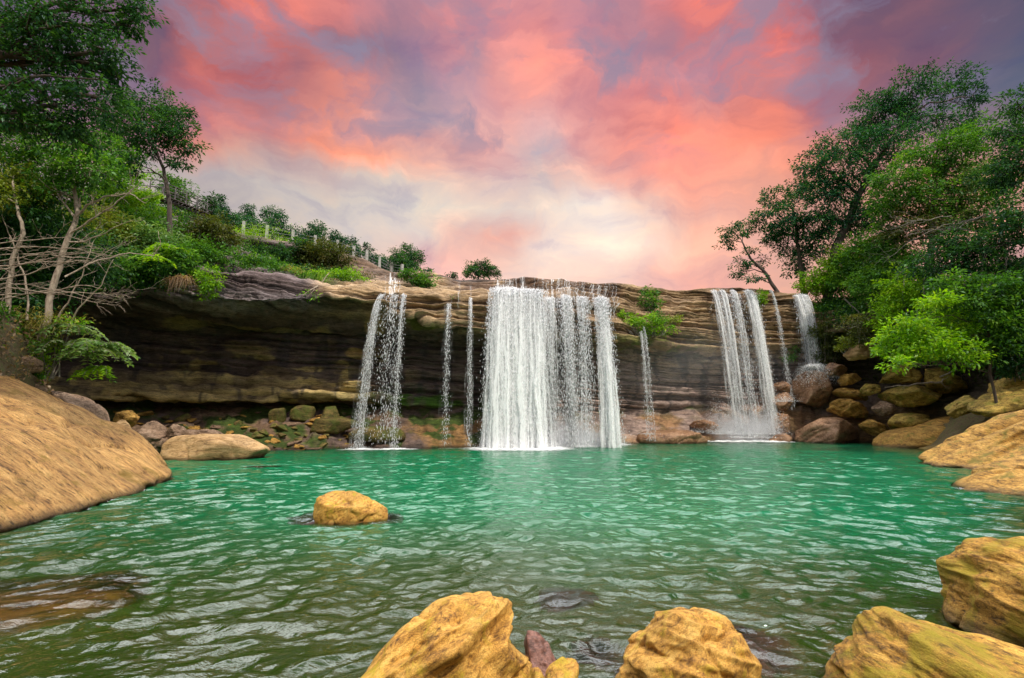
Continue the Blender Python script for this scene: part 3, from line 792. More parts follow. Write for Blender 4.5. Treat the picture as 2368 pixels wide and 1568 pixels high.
for (lab, poly, Y, mat, th, kw) in [
    ('tall wet reddish boulder under the dome of spray', [(1828, 925), (1834, 880), (1850, 855), (1882, 843), (1908, 856), (1925, 890), (1922, 925), (1902, 952), (1868, 962), (1838, 958)], 40.3, 'redwet', 3.0, dict(amp=0.02)),
    ('smooth broad tan boulder at the waterline below the spray-topped boulder', [(1810, 1026), (1814, 995), (1836, 970), (1866, 958), (1930, 960), (1966, 975), (1990, 1000), (2012, 1026)], 39.0, 'redwet', 4.5, dict(amp=0.015, sink=0.6, sub=6)),
    ('low wet shelf stone at the foot of the falls left of the broad tan boulder', [(1768, 1020), (1790, 1004), (1815, 1000), (1830, 1012), (1815, 1024)], 39.3, 'redwet', 2, dict(sink=0.4)),
    ('bright orange wedge on top of the shore pile', [(1938, 882), (1950, 864), (1984, 861), (1997, 874), (1975, 890), (1948, 895)], 39.2, 'ochre', 1.5, dict()),
    ('stacked angular golden block beside the spray-topped boulder', [(1920, 905), (1945, 889), (1976, 892), (2006, 912), (2018, 934), (1985, 930), (1945, 920)], 39.0, 'ochre', 2.0, dict(bed_amp=0.02)),
    ('broken golden block above the broad tan boulder', [(1908, 950), (1928, 922), (1960, 919), (1988, 934), (2014, 948), (2004, 970), (1955, 968)], 38.6, 'ochre', 2.4, dict(bed_amp=0.02)),
    ('large dark olive boulder lying level under the driftwood', [(2030, 912), (2078, 892), (2150, 886), (2182, 900), (2194, 922), (2150, 938), (2078, 948), (2048, 935)], 35.8, 'olive', 4.0, dict(amp=0.02, sub=6)),
    ('small round dark stone left of the large olive boulder', [(1988, 902), (2000, 886), (2030, 888), (2040, 902), (2028, 918), (2000, 918)], 37, 'olive', 1.2, dict()),
    ('brown wedge below the left end of the large olive boulder', [(2015, 945), (2042, 922), (2064, 935), (2074, 958), (2040, 968)], 36.6, 'brown', 1.5, dict()),
    ('mossy golden stone in the dark hollow below the large olive boulder', [(2046, 975), (2070, 956), (2120, 952), (2160, 965), (2176, 980), (2130, 995), (2100, 1000), (2064, 996)], 35.2, 'olive', 2.6, dict(amp=0.02)),
    ('long golden stone between the broad tan boulder and the dark hollow', [(1985, 982), (2008, 966), (2044, 982), (2060, 1002), (2020, 1012)], 37.2, 'ochre', 1.8, dict()),
    ('low olive-gold slab reaching the water beside the broad tan boulder', [(2020, 1030), (2060, 1003), (2120, 985), (2180, 965), (2232, 950), (2250, 975), (2210, 1010), (2120, 1036)], 33.5, 'ochre', 5, dict(sink=0.5, amp=0.015, p=20)),
    ('tilted green mossy slab in the shade behind the long layered slab', [(2180, 968), (2208, 930), (2236, 914), (2252, 924), (2240, 952), (2200, 975)], 30, 'olive', 2, dict()),
    ('big sloping green mossy slab behind the long layered slab', [(2228, 965), (2260, 930), (2320, 905), (2400, 885), (2430, 930), (2330, 955), (2250, 975)], 27.5, 'olive', 3, dict()),
    ('shaded mossy boulder highest on the bank under the wood', [(2280, 908), (2305, 880), (2380, 858), (2440, 900), (2380, 915)], 28.5, 'olive', 3, dict()),
    ('pale tan rock showing under the lime-green tree', [(1940, 826), (1968, 800), (2008, 789), (2040, 800), (2044, 822), (1990, 834), (1952, 836)], 37.6, 'tan', 2.4, dict(bed_amp=0.012)),
    ('reddish stone right of the last waterfall above the spray', [(1896, 856), (1918, 836), (1948, 843), (1968, 856), (1945, 872), (1910, 872)], 39.8, 'redwet', 1.8, dict()),
    ('dark mossy rock under the pale tan rock', [(2035, 888), (2058, 852), (2092, 840), (2126, 860), (2128, 890), (2080, 900)], 36.8, 'olive', 2.2, dict()),
    ('mossy shaded rock above the large olive boulder', [(2110, 890), (2125, 855), (2180, 845), (2230, 870), (2240, 905), (2180, 912)], 35.5, 'olive', 2.5, dict()),
    ('orange-topped stone left of the spray-topped boulder', [(1780, 905), (1792, 884), (1814, 880), (1828, 892), (1824, 912)], 41, 'redwet', 1.5, dict()),
    ('grey wet stone running with water left of the spray-topped boulder', [(1776, 930), (1788, 904), (1820, 905), (1838, 926), (1820, 952), (1785, 952)], 40.6, 'redwet', 1.6, dict()),
    ('pinkish wet block between the white foam and the broad tan boulder', [(1782, 985), (1794, 950), (1822, 954), (1830, 990), (1800, 1008)], 40.2, 'redwet', 1.5, dict(sink=0.4)),
    ('flat pink rock shelf along the water left of the white foam', [(1430, 1012), (1500, 994), (1600, 993), (1660, 1002), (1690, 1018), (1600, 1026), (1450, 1024)], 37.8, 'redwet', 3, dict(amp=0.012, bed_amp=0.006, sink=0.4, sub=6)),
    ('pink stone at the foot of the right cluster of falls', [(1585, 985), (1605, 968), (1650, 972), (1672, 990), (1640, 1004)], 40.4, 'redwet', 2, dict())]:
    kw.setdefault('amp', 0.045); kw.setdefault('bed_amp', 0.010); kw.setdefault('bed', (-0.3, 0.35, 0.88)); kw.setdefault('facets', 9); kw.setdefault('cut', (0.5, 0.86))
    prock('boulder', lab, poly, Y, mat, thick=th, seed=abs(hash(lab)) % 1 + len(lab) + int(poly[0][0]) % 97, **kw)

# rubble at the foot of the cave
rs = np.random.default_rng(5)
RUB = [('squared grey-green block below the dark crevice', [(668, 966), (668, 940), (700, 934), (728, 940), (734, 962)], 33.6, 'rubble'),
       ('sloping olive block right of the squared block under the crevice', [(735, 972), (742, 940), (776, 938), (790, 968)], 33.4, 'rubble'),
       ('small squared mossy block left of the larger squared block under the crevice', [(617, 966), (622, 944), (658, 942), (660, 966)], 33.4, 'rubble'),
       ('flat olive slab below the squared block', [(690, 985), (720, 966), (800, 964), (850, 978), (780, 990)], 32.6, 'rubble'),
       ('long flat ochre slab near the foot of the thin falls', [(790, 1000), (850, 982), (930, 985), (960, 1000), (880, 1012)], 32.0, 'rubble')]
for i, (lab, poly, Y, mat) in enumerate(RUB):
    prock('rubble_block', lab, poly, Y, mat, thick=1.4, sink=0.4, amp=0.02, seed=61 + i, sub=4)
proto = [rock_mesh(rs.normal(size=(14, 3)) * np.array([1, 0.8, 0.55]) * 0.45, sub=4, amp=0.05, seed=70 + k) for k in range(6)]
for k, me in enumerate(proto): me.materials.append(M[['ochre', 'rubble', 'ochre', 'rubble', 'rubble', 'brown'][k]]); me.polygons.foreach_set('use_smooth', np.ones(len(me.polygons), bool))
cells = cl.data
bvh_cliff = BVHTree.FromPolygons([tuple(v) for v in Gd.reshape(-1, 3)[:, :].tolist()], grid_faces(nV, nU)[:, ::-1].tolist())
bvh_ground = BVHTree.FromPolygons(V.tolist(), grid_faces(len(gy), len(gx)).tolist())


def drop(x, y, z=30):
    """the ground or cliff below a point"""
    best = None
    for b in (bvh_cliff, bvh_ground):
        h = b.ray_cast(Vector((x, y, z)), Vector((0, 0, -1)))
        if h[0] is not None and (best is None or h[0].z > best): best = h[0].z
    return best if best is not None else 0.0


STONE = ['ochre', 'mossy green', 'rusty yellow', 'dark olive', 'grey-green', 'brown']
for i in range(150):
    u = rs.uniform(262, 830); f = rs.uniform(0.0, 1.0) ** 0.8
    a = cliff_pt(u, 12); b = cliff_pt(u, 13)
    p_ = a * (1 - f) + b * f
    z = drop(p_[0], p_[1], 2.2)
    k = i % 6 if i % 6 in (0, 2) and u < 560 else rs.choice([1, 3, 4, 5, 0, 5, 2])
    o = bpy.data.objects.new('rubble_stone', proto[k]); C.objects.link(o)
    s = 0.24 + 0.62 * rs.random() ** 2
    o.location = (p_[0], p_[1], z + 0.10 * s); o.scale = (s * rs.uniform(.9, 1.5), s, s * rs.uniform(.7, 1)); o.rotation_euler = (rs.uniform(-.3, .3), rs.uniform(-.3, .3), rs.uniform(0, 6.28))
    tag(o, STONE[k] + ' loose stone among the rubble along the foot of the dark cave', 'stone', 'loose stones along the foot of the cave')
    ROCK_OBJS.append(o)

# ----------------------------------------------------------------- water
def wave_h(x, y):
    r = np.hypot(x - 0.5, y + 7.0)
    h = np.zeros_like(x)
    step = np.hypot(x, y + 0.6) * 0.0025
    p0 = np.stack([x * 0.25, y * 0.25, x * 0], -1)
    wr = 0.35 * fbm(p0, 3, 7)
    for lam, amp, el, sd in ((1.6, 0.036, 1.8, 1), (0.75, 0.040, 1.9, 2), (0.36, 0.052, 1.7, 3), (0.19, 0.027, 1.5, 4), (0.11, 0.007, 1.4, 5)):
        q = np.stack([(r + wr) / lam, x / (lam * el) + 0.3 * wr / lam, np.full_like(x, sd * 3.3)], -1)
        n = gnoise(q, 200 + sd)
        h += amp * (np.abs(n) * -1.5 + 0.45 + n * 0.9) * (1 - sstep(0.16, 0.34, step / lam))
    return h


na, nrad = 1150, 1600
ths = np.radians(np.linspace(-74, 74, na)); rad = np.geomspace(1.2, 62, nrad)
WX = (rad[:, None] * np.sin(ths)[None]).ravel(); WY = (rad[:, None] * np.cos(ths)[None]).ravel() - 0.6
wh = wave_h(WX, WY)
calm = 1 - 0.45 * sstep(20, 40, WY)
sd_ = pool_sdf(WX, WY)
wz = wh * calm
bed = ground_h(WX, WY)
# height of sunken and standing rocks below / above the surface
dep = -bed
allV, allF, n0 = [], [], 0
for o in ROCK_OBJS:
    if o.name.startswith(('sunken_rock', 'foreground_rock', 'pool_rock', 'slab_boulder', 'ledge_boulder', 'boulder')):
        nv = len(o.data.vertices)
        if nv > 12000 and not o.name.startswith(('foreground', 'slab', 'ledge')): pass
        v = np.empty(nv * 3, np.float32); o.data.vertices.foreach_get('co', v)
        f = np.empty(len(o.data.polygons) * 3, np.int32); o.data.loops.foreach_get('vertex_index', f)
        allV.append(v.reshape(-1, 3)); allF.append(f.reshape(-1, 3) + n0); n0 += nv
bv = BVHTree.FromPolygons(np.concatenate(allV).tolist(), np.concatenate(allF).tolist())
AV = np.concatenate(allV)
# coarse depth sampling on a regular grid, then bilinear lookup
sx_, sy_ = np.arange(-20, 26, 0.07), np.arange(0.6, 42, 0.07)
dg = np.full((len(sy_), len(sx_)), -9.0)
occ = np.zeros_like(dg, bool)
wv = AV[(AV[:, 2] > -1.4) & (AV[:, 2] < 1.2)]
ii = np.clip(((wv[:, 1] - 0.6) / 0.07).astype(int), 0, len(sy_) - 1); jj = np.clip(((wv[:, 0] + 20) / 0.07).astype(int), 0, len(sx_) - 1)
for di in range(-2, 3):
    for dj in range(-2, 3):
        occ[np.clip(ii + di, 0, len(sy_) - 1), np.clip(jj + dj, 0, len(sx_) - 1)] = True
for i, j in zip(*np.nonzero(occ)):
    h = bv.ray_cast(Vector((sx_[j], sy_[i], 6)), Vector((0, 0, -1)), 9)
    if h[0] is not None: dg[i, j] = h[0].z
fi = np.clip((WY - 0.6) / 0.07, 0, len(sy_) - 1.01); fj = np.clip((WX + 20) / 0.07, 0, len(sx_) - 1.01)
i0 = fi.astype(int); j0 = fj.astype(int)
rock_z = np.maximum.reduce([dg[i0, j0], dg[i0 + 1, j0], dg[i0, j0 + 1], dg[i0 + 1, j0 + 1]]) * 0.5 + dg[i0, j0] * 0.5
dep = np.maximum(np.minimum(dep, -rock_z), 0.0)
turb = sstep(5.2, 12.5, WY + 0.25 * WX * (WX > 0) + 0.8 * fbm(np.stack([WX * .2, WY * .2, WX * 0], -1), 3, 9)) * (1 - 0.55 * sstep(-4, -9, WX) * (1 - sstep(12, 17, WY)))
wcol = np.array([0.020, 0.041, 0.004])[None] * (1 - turb[:, None]) + np.array([0.001, 0.145, 0.056])[None] * turb[:, None]
pale = sstep(-2, 3, WX) * sstep(7, 15, WY)
wcol = wcol * (1 - 0.15 * pale[:, None]) + np.array([0.045, 0.135, 0.085])[None] * 0.15 * pale[:, None]
opac = 1 - np.exp(-dep * (2.0 + 0.0 * turb))
wme = mesh_np('water', np.stack([WX, WY, wz], -1), grid_faces(nrad, na), wcol, {'opacity': opac})
m, nt, out = newmat('pool_water')
at = N(nt, 'ShaderNodeAttribute', attribute_name='Col'); ao = N(nt, 'ShaderNodeAttribute', attribute_name='opacity')
geo = N(nt, 'ShaderNodeNewGeometry')
mpw = N(nt, 'ShaderNodeMapping'); mpw.inputs['Scale'].default_value = (0.55, 1.0, 1); L(nt, geo.outputs['Position'], mpw.inputs[0])
nb = noise_tex(nt, mpw.outputs[0], 4.5, 5, 0.6, 0.3)
bp = N(nt, 'ShaderNodeBump'); bp.inputs['Strength'].default_value = 0.7; bp.inputs['Distance'].default_value = 0.06
L(nt, nb.outputs['Fac'], bp.inputs['Height'])
df = N(nt, 'ShaderNodeBsdfDiffuse'); L(nt, at.outputs['Color'], df.inputs['Color'])
tr = N(nt, 'ShaderNodeBsdfTransparent'); tr.inputs['Color'].default_value = (0.78, 0.86, 0.70, 1)
gl = N(nt, 'ShaderNodeBsdfGlossy'); gl.inputs['Roughness'].default_value = 0.02; L(nt, bp.outputs[0], gl.inputs['Normal'])
m1 = N(nt, 'ShaderNodeMixShader'); L(nt, ao.outputs['Fac'], m1.inputs[0]); L(nt, tr.outputs[0], m1.inputs[1]); L(nt, df.outputs[0], m1.inputs[2])
fr = N(nt, 'ShaderNodeFresnel'); fr.inputs['IOR'].default_value = 1.62; L(nt, bp.outputs[0], fr.inputs['Normal'])
m2 = N(nt, 'ShaderNodeMixShader'); L(nt, fr.outputs[0], m2.inputs[0]); L(nt, m1.outputs[0], m2.inputs[1]); L(nt, gl.outputs[0], m2.inputs[2])
L(nt, m2.outputs[0], out.inputs[0])
wo = link('water', wme, m)
tag(wo, 'rippled emerald pool below the waterfalls, olive and clear in the shallows', 'water', kind='structure')

# ----------------------------------------------------------------- falling water
def fall_mat():
    m, nt, out = newmat('falling_water')
    a = N(nt, 'ShaderNodeAttribute', attribute_name='su'); b = N(nt, 'ShaderNodeAttribute', attribute_name='sv')
    c = N(nt, 'ShaderNodeAttribute', attribute_name='sa'); e = N(nt, 'ShaderNodeAttribute', attribute_name='ss')
    cb = N(nt, 'ShaderNodeCombineXYZ'); L(nt, a.outputs['Fac'], cb.inputs[0]); L(nt, b.outputs['Fac'], cb.inputs[1]); L(nt, e.outputs['Fac'], cb.inputs[2])
    mp = N(nt, 'ShaderNodeMapping'); mp.inputs['Scale'].default_value = (7.0, 0.55, 1); L(nt, cb.outputs[0], mp.inputs[0])
    n1 = noise_tex(nt, mp.outputs[0], 1.0, 5, 0.6)
    mp2 = N(nt, 'ShaderNodeMapping'); mp2.inputs['Scale'].default_value = (16, 5.0, 1); L(nt, cb.outputs[0], mp2.inputs[0])
    n2 = noise_tex(nt, mp2.outputs[0], 1.0, 4, 0.7)
    s = math_n(nt, 'ADD', math_n(nt, 'MULTIPLY', n1.outputs['Fac'], 0.6), math_n(nt, 'MULTIPLY', n2.outputs['Fac'], 0.4))
    # denser streams are fuller
    th = math_n(nt, 'MULTIPLY_ADD', c.outputs['Fac'], -0.22, 0.60)
    al = math_n(nt, 'MULTIPLY', math_n(nt, 'SUBTRACT', s, th), 6.0, clamp=True)
    al = math_n(nt, 'MULTIPLY', al, math_n(nt, 'MULTIPLY_ADD', c.outputs['Fac'], 0.55, 0.38), clamp=True)
    d = N(nt, 'ShaderNodeBsdfDiffuse'); d.inputs['Color'].default_value = (0.98, 0.98, 0.985, 1)
    t = N(nt, 'ShaderNodeBsdfTranslucent'); t.inputs['Color'].default_value = (0.98, 0.98, 0.985, 1)
    ms = N(nt, 'ShaderNodeMixShader'); ms.inputs[0].default_value = 0.3; L(nt, d.outputs[0], ms.inputs[1]); L(nt, t.outputs[0], ms.inputs[2])
    tr = N(nt, 'ShaderNodeBsdfTransparent')
    mx = N(nt, 'ShaderNodeMixShader'); L(nt, al, mx.inputs[0]); L(nt, tr.outputs[0], mx.inputs[1]); L(nt, ms.outputs[0], mx.inputs[2])
    L(nt, mx.outputs[0], out.inputs[0])
    return m


def drop_mat():
    m, nt, out = newmat('water_drops')
    d = N(nt, 'ShaderNodeBsdfDiffuse'); d.inputs['Color'].default_value = (0.92, 0.92, 0.94, 1)
    t = N(nt, 'ShaderNodeBsdfTranslucent'); t.inputs['Color'].default_value = (0.92, 0.92, 0.94, 1)
    ms = N(nt, 'ShaderNodeMixShader'); ms.inputs[0].default_value = 0.3; L(nt, d.outputs[0], ms.inputs[1]); L(nt, t.outputs[0], ms.inputs[2])
    L(nt, ms.outputs[0], out.inputs[0])
    return m


M['fall'] = fall_mat(); M['drops'] = drop_mat()
FR = np.random.default_rng(3)
OCT_V = np.array([[1, 0, 0], [0, 1, 0], [-1, 0, 0], [0, -1, 0], [0, 0, 1], [0, 0, -1]], float)
OCT_F = np.array([[0, 1, 4], [1, 2, 4], [2, 3, 4], [3, 0, 4], [1, 0, 5], [2, 1, 5], [3, 2, 5], [0, 3, 5]])


def drops_mesh(name, P, vel, r, ln):
    n = len(P)
    z = vel / (np.linalg.norm(vel, axis=1, keepdims=True) + 1e-9)
    x = np.cross(z, np.array([0.0, 1, 0.05])); x /= np.linalg.norm(x, axis=1, keepdims=True) + 1e-9
    y = np.cross(z, x)
    Vv = P[:, None] + OCT_V[None, :, 0:1] * (x * r[:, None])[:, None] + OCT_V[None, :, 1:2] * (y * r[:, None])[:, None] + OCT_V[None, :, 2:3] * (z * (r * ln)[:, None])[:, None]
    F = (OCT_F[None] + 6 * np.arange(n)[:, None, None]).reshape(-1, 3)
    return mesh_np(name, Vv.reshape(-1, 3), F)


class Rib:
    def __init__(s): s.V = []; s.F = []; s.su = []; s.sv = []; s.sa = []; s.ss = []; s.n = 0

    def add(s, path, width, alpha, seed, across=3):
        path = np.asarray(path); n = len(path)
        seg = np.r_[0, np.cumsum(np.linalg.norm(np.diff(path, axis=0), axis=1))]
        width = np.broadcast_to(width, (n,)); alpha = np.broadcast_to(alpha, (n,))
        cs = np.linspace(-1, 1, across)
        yaw = (FR.random() - 0.5) * 0.9
        side = np.array([math.cos(yaw), math.sin(yaw), 0])
        v = path[:, None] + (cs[None, :, None] * width[:, None, None] * 0.5) * side + (cs[None, :, None] ** 2 * width[:, None, None] * 0.12) * np.array([0, 1, 0])
        s.V.append(v.reshape(-1, 3)); s.F.append(grid_faces(n, across) + s.n); s.n += n * across
        s.su.append((cs[None] * width[:, None]).ravel()); s.sv.append(np.repeat(seg, across))
        s.sa.append((alpha[:, None] * (1 - 0.75 * cs[None] ** 2)).ravel()); s.ss.append(np.full(n * across, seed))

    def build(s, name, parent):
        me = mesh_np(name, np.concatenate(s.V), np.concatenate(s.F), None,
                     dict(su=np.concatenate(s.su), sv=np.concatenate(s.sv), sa=np.concatenate(s.sa), ss=np.concatenate(s.ss)))
        return link(name, me, M['fall'], parent)


def stream_paths(top, bot_x, zb, wt, wb, n, v_out=(0.7, 1.3)):
    """n ballistic paths from a measured lip point; bot_x is where they land in the photo"""
    x, y, Y = top
    p0 = eye(x, y, Y)
    tf = math.sqrt(max(0.3, (p0[2] - zb)) / 4.9)
    vo = np.mean(v_out)
    Yb = Y - vo * tf
    Xb = (bot_x - CX) / FPX * Yb / (cp + (960 - CY) / FPX * 0)
    vx = (Xb - p0[0]) / tf
    out = []
    for i in range(n):
        o = np.clip(FR.normal(0, 0.42), -1, 1)
        st = p0 + np.array([o * wt * Y / FPX * 0.5, FR.normal(0, 0.08), 0])
        v = np.array([vx + o * (wb - wt) * Y / FPX * 0.5 / tf + FR.normal(0, 0.02), -FR.uniform(*v_out), 0])
        out.append((st, v, math.sqrt(max(0.3, (st[2] - zb)) / 4.9)))
    return out


ND = 1.7


def waterfall(label, streams, group='white waterfalls along the cliff', name='waterfall'):
    """streams: (top(x,y,Y), bottom x, bottom z, width top, width bottom, ribbons, drops, alpha)"""
    b0 = eye(streams[0][1], 1000, streams[0][0][2] - 1); b0[2] = 0
    e = empty(name, b0, label, 'waterfall', group)
    for (top, bx, zb, wt, wb, nr_, nd, al) in streams:
        nd = int(nd * ND); nr_ = int(nr_ * 1.6)
        R_ = Rib(); p00 = eye(*top)
        for (st, v, tf) in stream_paths(top, bx, zb, wt, wb, nr_):
            t = np.linspace(0, 1, 22) ** 0.75 * tf
            pth = st + v * t[:, None] + np.array([0, 0, -4.9]) * (t ** 2)[:, None]
            ww = (0.55 if wt > 30 else 0.8) * (wt + (wb - wt) * t / tf) * top[2] / FPX * FR.uniform(0.35, 0.8) / (1 if wt < 40 else 2.2)
            wide = wt > 30
            fade = np.clip(1.15 - 0.45 * t / tf, 0, 1) if not wide else (0.34 + 0.72 * t / tf) * (1 - 0.55 * min(1, abs(st[0] - p00[0]) / (wt * top[2] / FPX * 0.5)) ** 2)
            if wide: pth[:, 2] += FR.normal(0, .16) * (1 - t / tf); pth[:, 1] += FR.normal(0, .25) * t / tf
            wob = np.cumsum(FR.normal(0, 0.016 + 0.0004 * wt, 22)) * (t / tf); pth[:, 0] += wob - wob.mean() * 0
            R_.add(pth, ww, al * fade * FR.uniform(0.7, 1.2), FR.uniform(0, 90))
        R_.build('stream', e)
        base = stream_paths(top, bx, zb, wt, wb, max(8, nd // 60))
        P, Vl = [], []
        for k in range(nd):
            st, v, tf = base[FR.integers(len(base))]
            tt = tf * FR.random() ** 0.8
            sp_ = 0.02 + 0.13 * (tt / tf) ** 1.3 * max(0.5, wb / 40)
            P.append(st + v * tt + np.array([FR.normal(0, sp_), FR.normal(0, sp_), -4.9 * tt * tt + FR.normal(0, .05)]))
            Vl.append(v + np.array([FR.normal(0, .1), FR.normal(0, .1), -9.8 * tt - 0.3]))
        P = np.array(P); Vl = np.array(Vl)
        k = P[:, 2] > zb
        P, Vl = P[k], Vl[k]
        r = FR.uniform(0.005, 0.016, len(P)) * (1.15 if wt > 24 else 0.9)
        tag(link('droplets', drops_mesh('droplets', P, Vl, r, FR.uniform(2.5, 9.0, len(P))), M['drops'], e), kind='stuff')
    return e


def rock_film(e, spans, r0, r1, alpha, off=0.07):
    """a film of water sliding over the rock steps down to the lip, following the finished cliff surface"""
    R_ = Rib()
    for (u0, u1, n, wdt) in spans:
        for i in range(n):
            u = FR.uniform(u0, u1)
            rr = np.linspace(max(3.08, r0 + FR.uniform(-.1, .5)), r1, 26)
            pth = np.array([cliff_pt(u + FR.normal(0, .6), q) for q in rr]) + np.array([0, -off, 0.3 * off])
            R_.add(pth, wdt * FR.uniform(0.4, 1.3) * 33 / FPX, alpha * FR.uniform(0.4, 1.2), FR.uniform(0, 90))
    R_.build('upper_cascade', e)


# left fall: a small cascade over a round rock, then two strands with a thin veil between
f = waterfall('slender two-stranded waterfall with a small cascade above it, closest to the fence posts', [
    ((884, 684, 32.4), 838, 0.0, 10, 26, 12, 1700, 0.6),
    ((934, 682, 32.5), 918, 0.0, 9, 16, 11, 1000, 0.5),
    ((908, 684, 32.5), 888, 0.3, 46, 56, 14, 700, 0.2)])
rock_film(f, [(898, 915, 10, 8), (890, 930, 8, 6)], 3.4, 6.2, 0.8)
f = waterfall('faint veil of drops nearer the two-stranded fall, falling from the tan ledge', [
    ((1038, 705, 32.2), 1034, 0.2, 20, 24, 10, 500, 0.3)])
rock_film(f, [(1032, 1044, 4, 4)], 5.0, 6.4, 0.4)
f = waterfall('thin single veil of drops nearer the main fall, falling from the tan ledge', [
    ((1089, 690, 32.4), 1088, 0.2, 10, 16, 10, 500, 0.5)])
rock_film(f, [(1058, 1064, 6, 4), (1084, 1094, 4, 4)], 3.0, 6.4, 0.5)
f = waterfall('widest and thickest waterfall, a dense white curtain plunging into the middle of the pool', [
    ((1166, 668, 32.2), 1160, 0.0, 66, 80, 80, 9000, 1.6),
    ((1228, 672, 32.4), 1232, 0.0, 70, 74, 72, 8000, 1.5),
    ((1190, 670, 32.1), 1190, 0.0, 110, 122, 50, 4500, 1.6),
    ((1270, 688, 33.0), 1272, 0.0, 30, 40, 20, 1200, 0.6),
    ((1300, 690, 33.6), 1300, 0.0, 60, 70, 18, 900, 0.3),
    ((1306, 684, 33.6), 1318, 0.0, 26, 34, 16, 2000, 0.62),
    ((1345, 688, 33.9), 1355, 0.0, 40, 46, 22, 2200, 0.55),
    ((1388, 690, 34.0), 1408, 0.0, 34, 46, 40, 5000, 1.2)])
rock_film(f, [(1140, 1218, 46, 7), (1225, 1300, 40, 4), (1300, 1408, 70, 4), (1395, 1425, 10, 3)], 3.0, 6.3, 0.8)
f = waterfall('two fine parallel trickles dropping from the hanging green plants', [
    ((1481, 768, 37.6), 1491, 0.2, 5, 6, 4, 450, 0.75),
    ((1488, 758, 37.6), 1500, 0.2, 4, 6, 4, 450, 0.75)])
f = waterfall('broad cluster of four white strands falling onto the rocks beside the spray-topped boulder', [
    ((1648, 672, 41.4), 1690, 0.5, 14, 20, 9, 1300, 0.8),
    ((1668, 672, 41.4), 1702, 0.4, 12, 18, 9, 1300, 0.9),
    ((1692, 672, 41.6), 1729, 0.4, 11, 16, 8, 1200, 0.9),
    ((1728, 672, 41.8), 1775, 0.3, 20, 30, 16, 2500, 1.0),
    ((1700, 680, 41.4), 1725, 0.4, 130, 120, 18, 1300, 0.12)])
rock_film(f, [(1630, 1760, 40, 5), (1640, 1675, 10, 6), (1720, 1742, 10, 8)], 3.0, 6.3, 0.6)
waterfall('single thin strand between the four-strand cluster and the last smooth fall', [
    ((1780, 672, 42), 1817, 2.4, 5, 7, 5, 900, 0.7)])
f = waterfall('smooth silky fall landing on the reddish boulder and bursting into a round dome of spray', [
    ((1850, 682, 41.9), 1882, 4.6, 26, 32, 40, 1500, 0.95),
    ((1842, 684, 41.9), 1862, 4.0, 44, 44, 22, 200, 0.22)])
rock_film(f, [(1836, 1856, 10, 8)], 3.2, 6.0, 0.6)
R_ = Rib(); P, Vl = [], []
c0 = eye(1880, 848, 39.4)
for i in range(300):
    a = FR.uniform(0, 2 * PI); s = FR.uniform(0.7, 2.5); st = c0 + np.array([FR.normal(0, .2), FR.normal(0, .2), FR.normal(0, .05)])
    v = np.array([math.cos(a) * s, math.sin(a) * s, FR.uniform(0.3, 1.3) + 0.30 * s])
    t = np.linspace(0, FR.uniform(0.25, 0.58), 14)
    pth = st + v * t[:, None] + np.array([0, 0, -4.9]) * (t ** 2)[:, None]
    R_.add(pth, 0.06 + 0.45 * t, np.clip(1.25 * (1 - t / t[-1] * 0.9), 0, 1.5) * FR.uniform(.4, 1.1), FR.uniform(0, 90))
R_.build('spray_dome', f)
for i in range(3200):
    a = FR.uniform(0, 2 * PI); s = FR.uniform(0.7, 2.9); t = FR.uniform(0.03, 0.66)
    v = np.array([math.cos(a) * s, math.sin(a) * s, FR.uniform(0.2, 1.0) + 0.35 * s])
    P.append(c0 + v * t + np.array([0, 0, -4.9]) * t * t + FR.normal(0, .05, 3)); Vl.append(v + np.array([0, 0, -9.8 * t]))
P = np.array(P); Vl = np.array(Vl)
tag(link('droplets', drops_mesh('droplets', P, Vl, FR.uniform(.005, .014, len(P)), FR.uniform(1.5, 4, len(P))), M['drops'], f), kind='stuff')

# white water bursting outward where the strands land
def burst(e, spots):
    R_ = Rib()
    for (c, n, s1, up_) in spots:
        for i in range(n):
            a = FR.uniform(0, 2 * PI); s = FR.uniform(0.1, s1)
            st = c + np.array([FR.normal(0, .35), FR.normal(0, .2), FR.uniform(0, .1)])
            v = np.array([math.cos(a) * s, math.sin(a) * s - .3, FR.uniform(.3, up_)])
            t = np.linspace(0, max(.12, 2 * v[2] / 9.8) * FR.uniform(.6, 1.15), 10)
            R_.add(st + v * t[:, None] + np.array([0, 0, -4.9]) * (t ** 2)[:, None], 0.10 + 0.5 * t, np.clip(1.2 * (1 - 0.85 * t / t[-1]), 0, 1.5) * FR.uniform(.4, 1.1), FR.uniform(0, 90))
    R_.build('splash', e)


by = {o['label'][:12]: o for o in C.objects if o.name.startswith('waterfall')}
burst(by['broad cluste'], [(eye(1692, 1000, 40.0), 60, 1.6, 2.2), (eye(1706, 1002, 40.0), 60, 1.6, 2.2), (eye(1732, 1004, 40.0), 70, 1.7, 2.4), (eye(1775, 1006, 40.0), 110, 1.8, 3.0), (eye(1660, 1004, 39.6), 40, 2.0, 1.4), (eye(1750, 1010, 39.3), 80, 1.8, 1.6), (eye(1700, 1013, 38.9), 90, 2.0, 1.3), (eye(1775, 1014, 38.9), 90, 1.6, 1.5), (eye(1735, 1014, 38.9), 90, 1.8, 1.5)])
burst(by['widest and t'], [(on_water(x, 1037 - (x - 1130) * 0.03), 50, 1.9, 3.2) for x in range(1135, 1430, 22)])
burst(by['slender two-'], [(on_water(838, 1037), 26, .8, 1.3), (on_water(919, 1036), 26, .8, 1.3)])

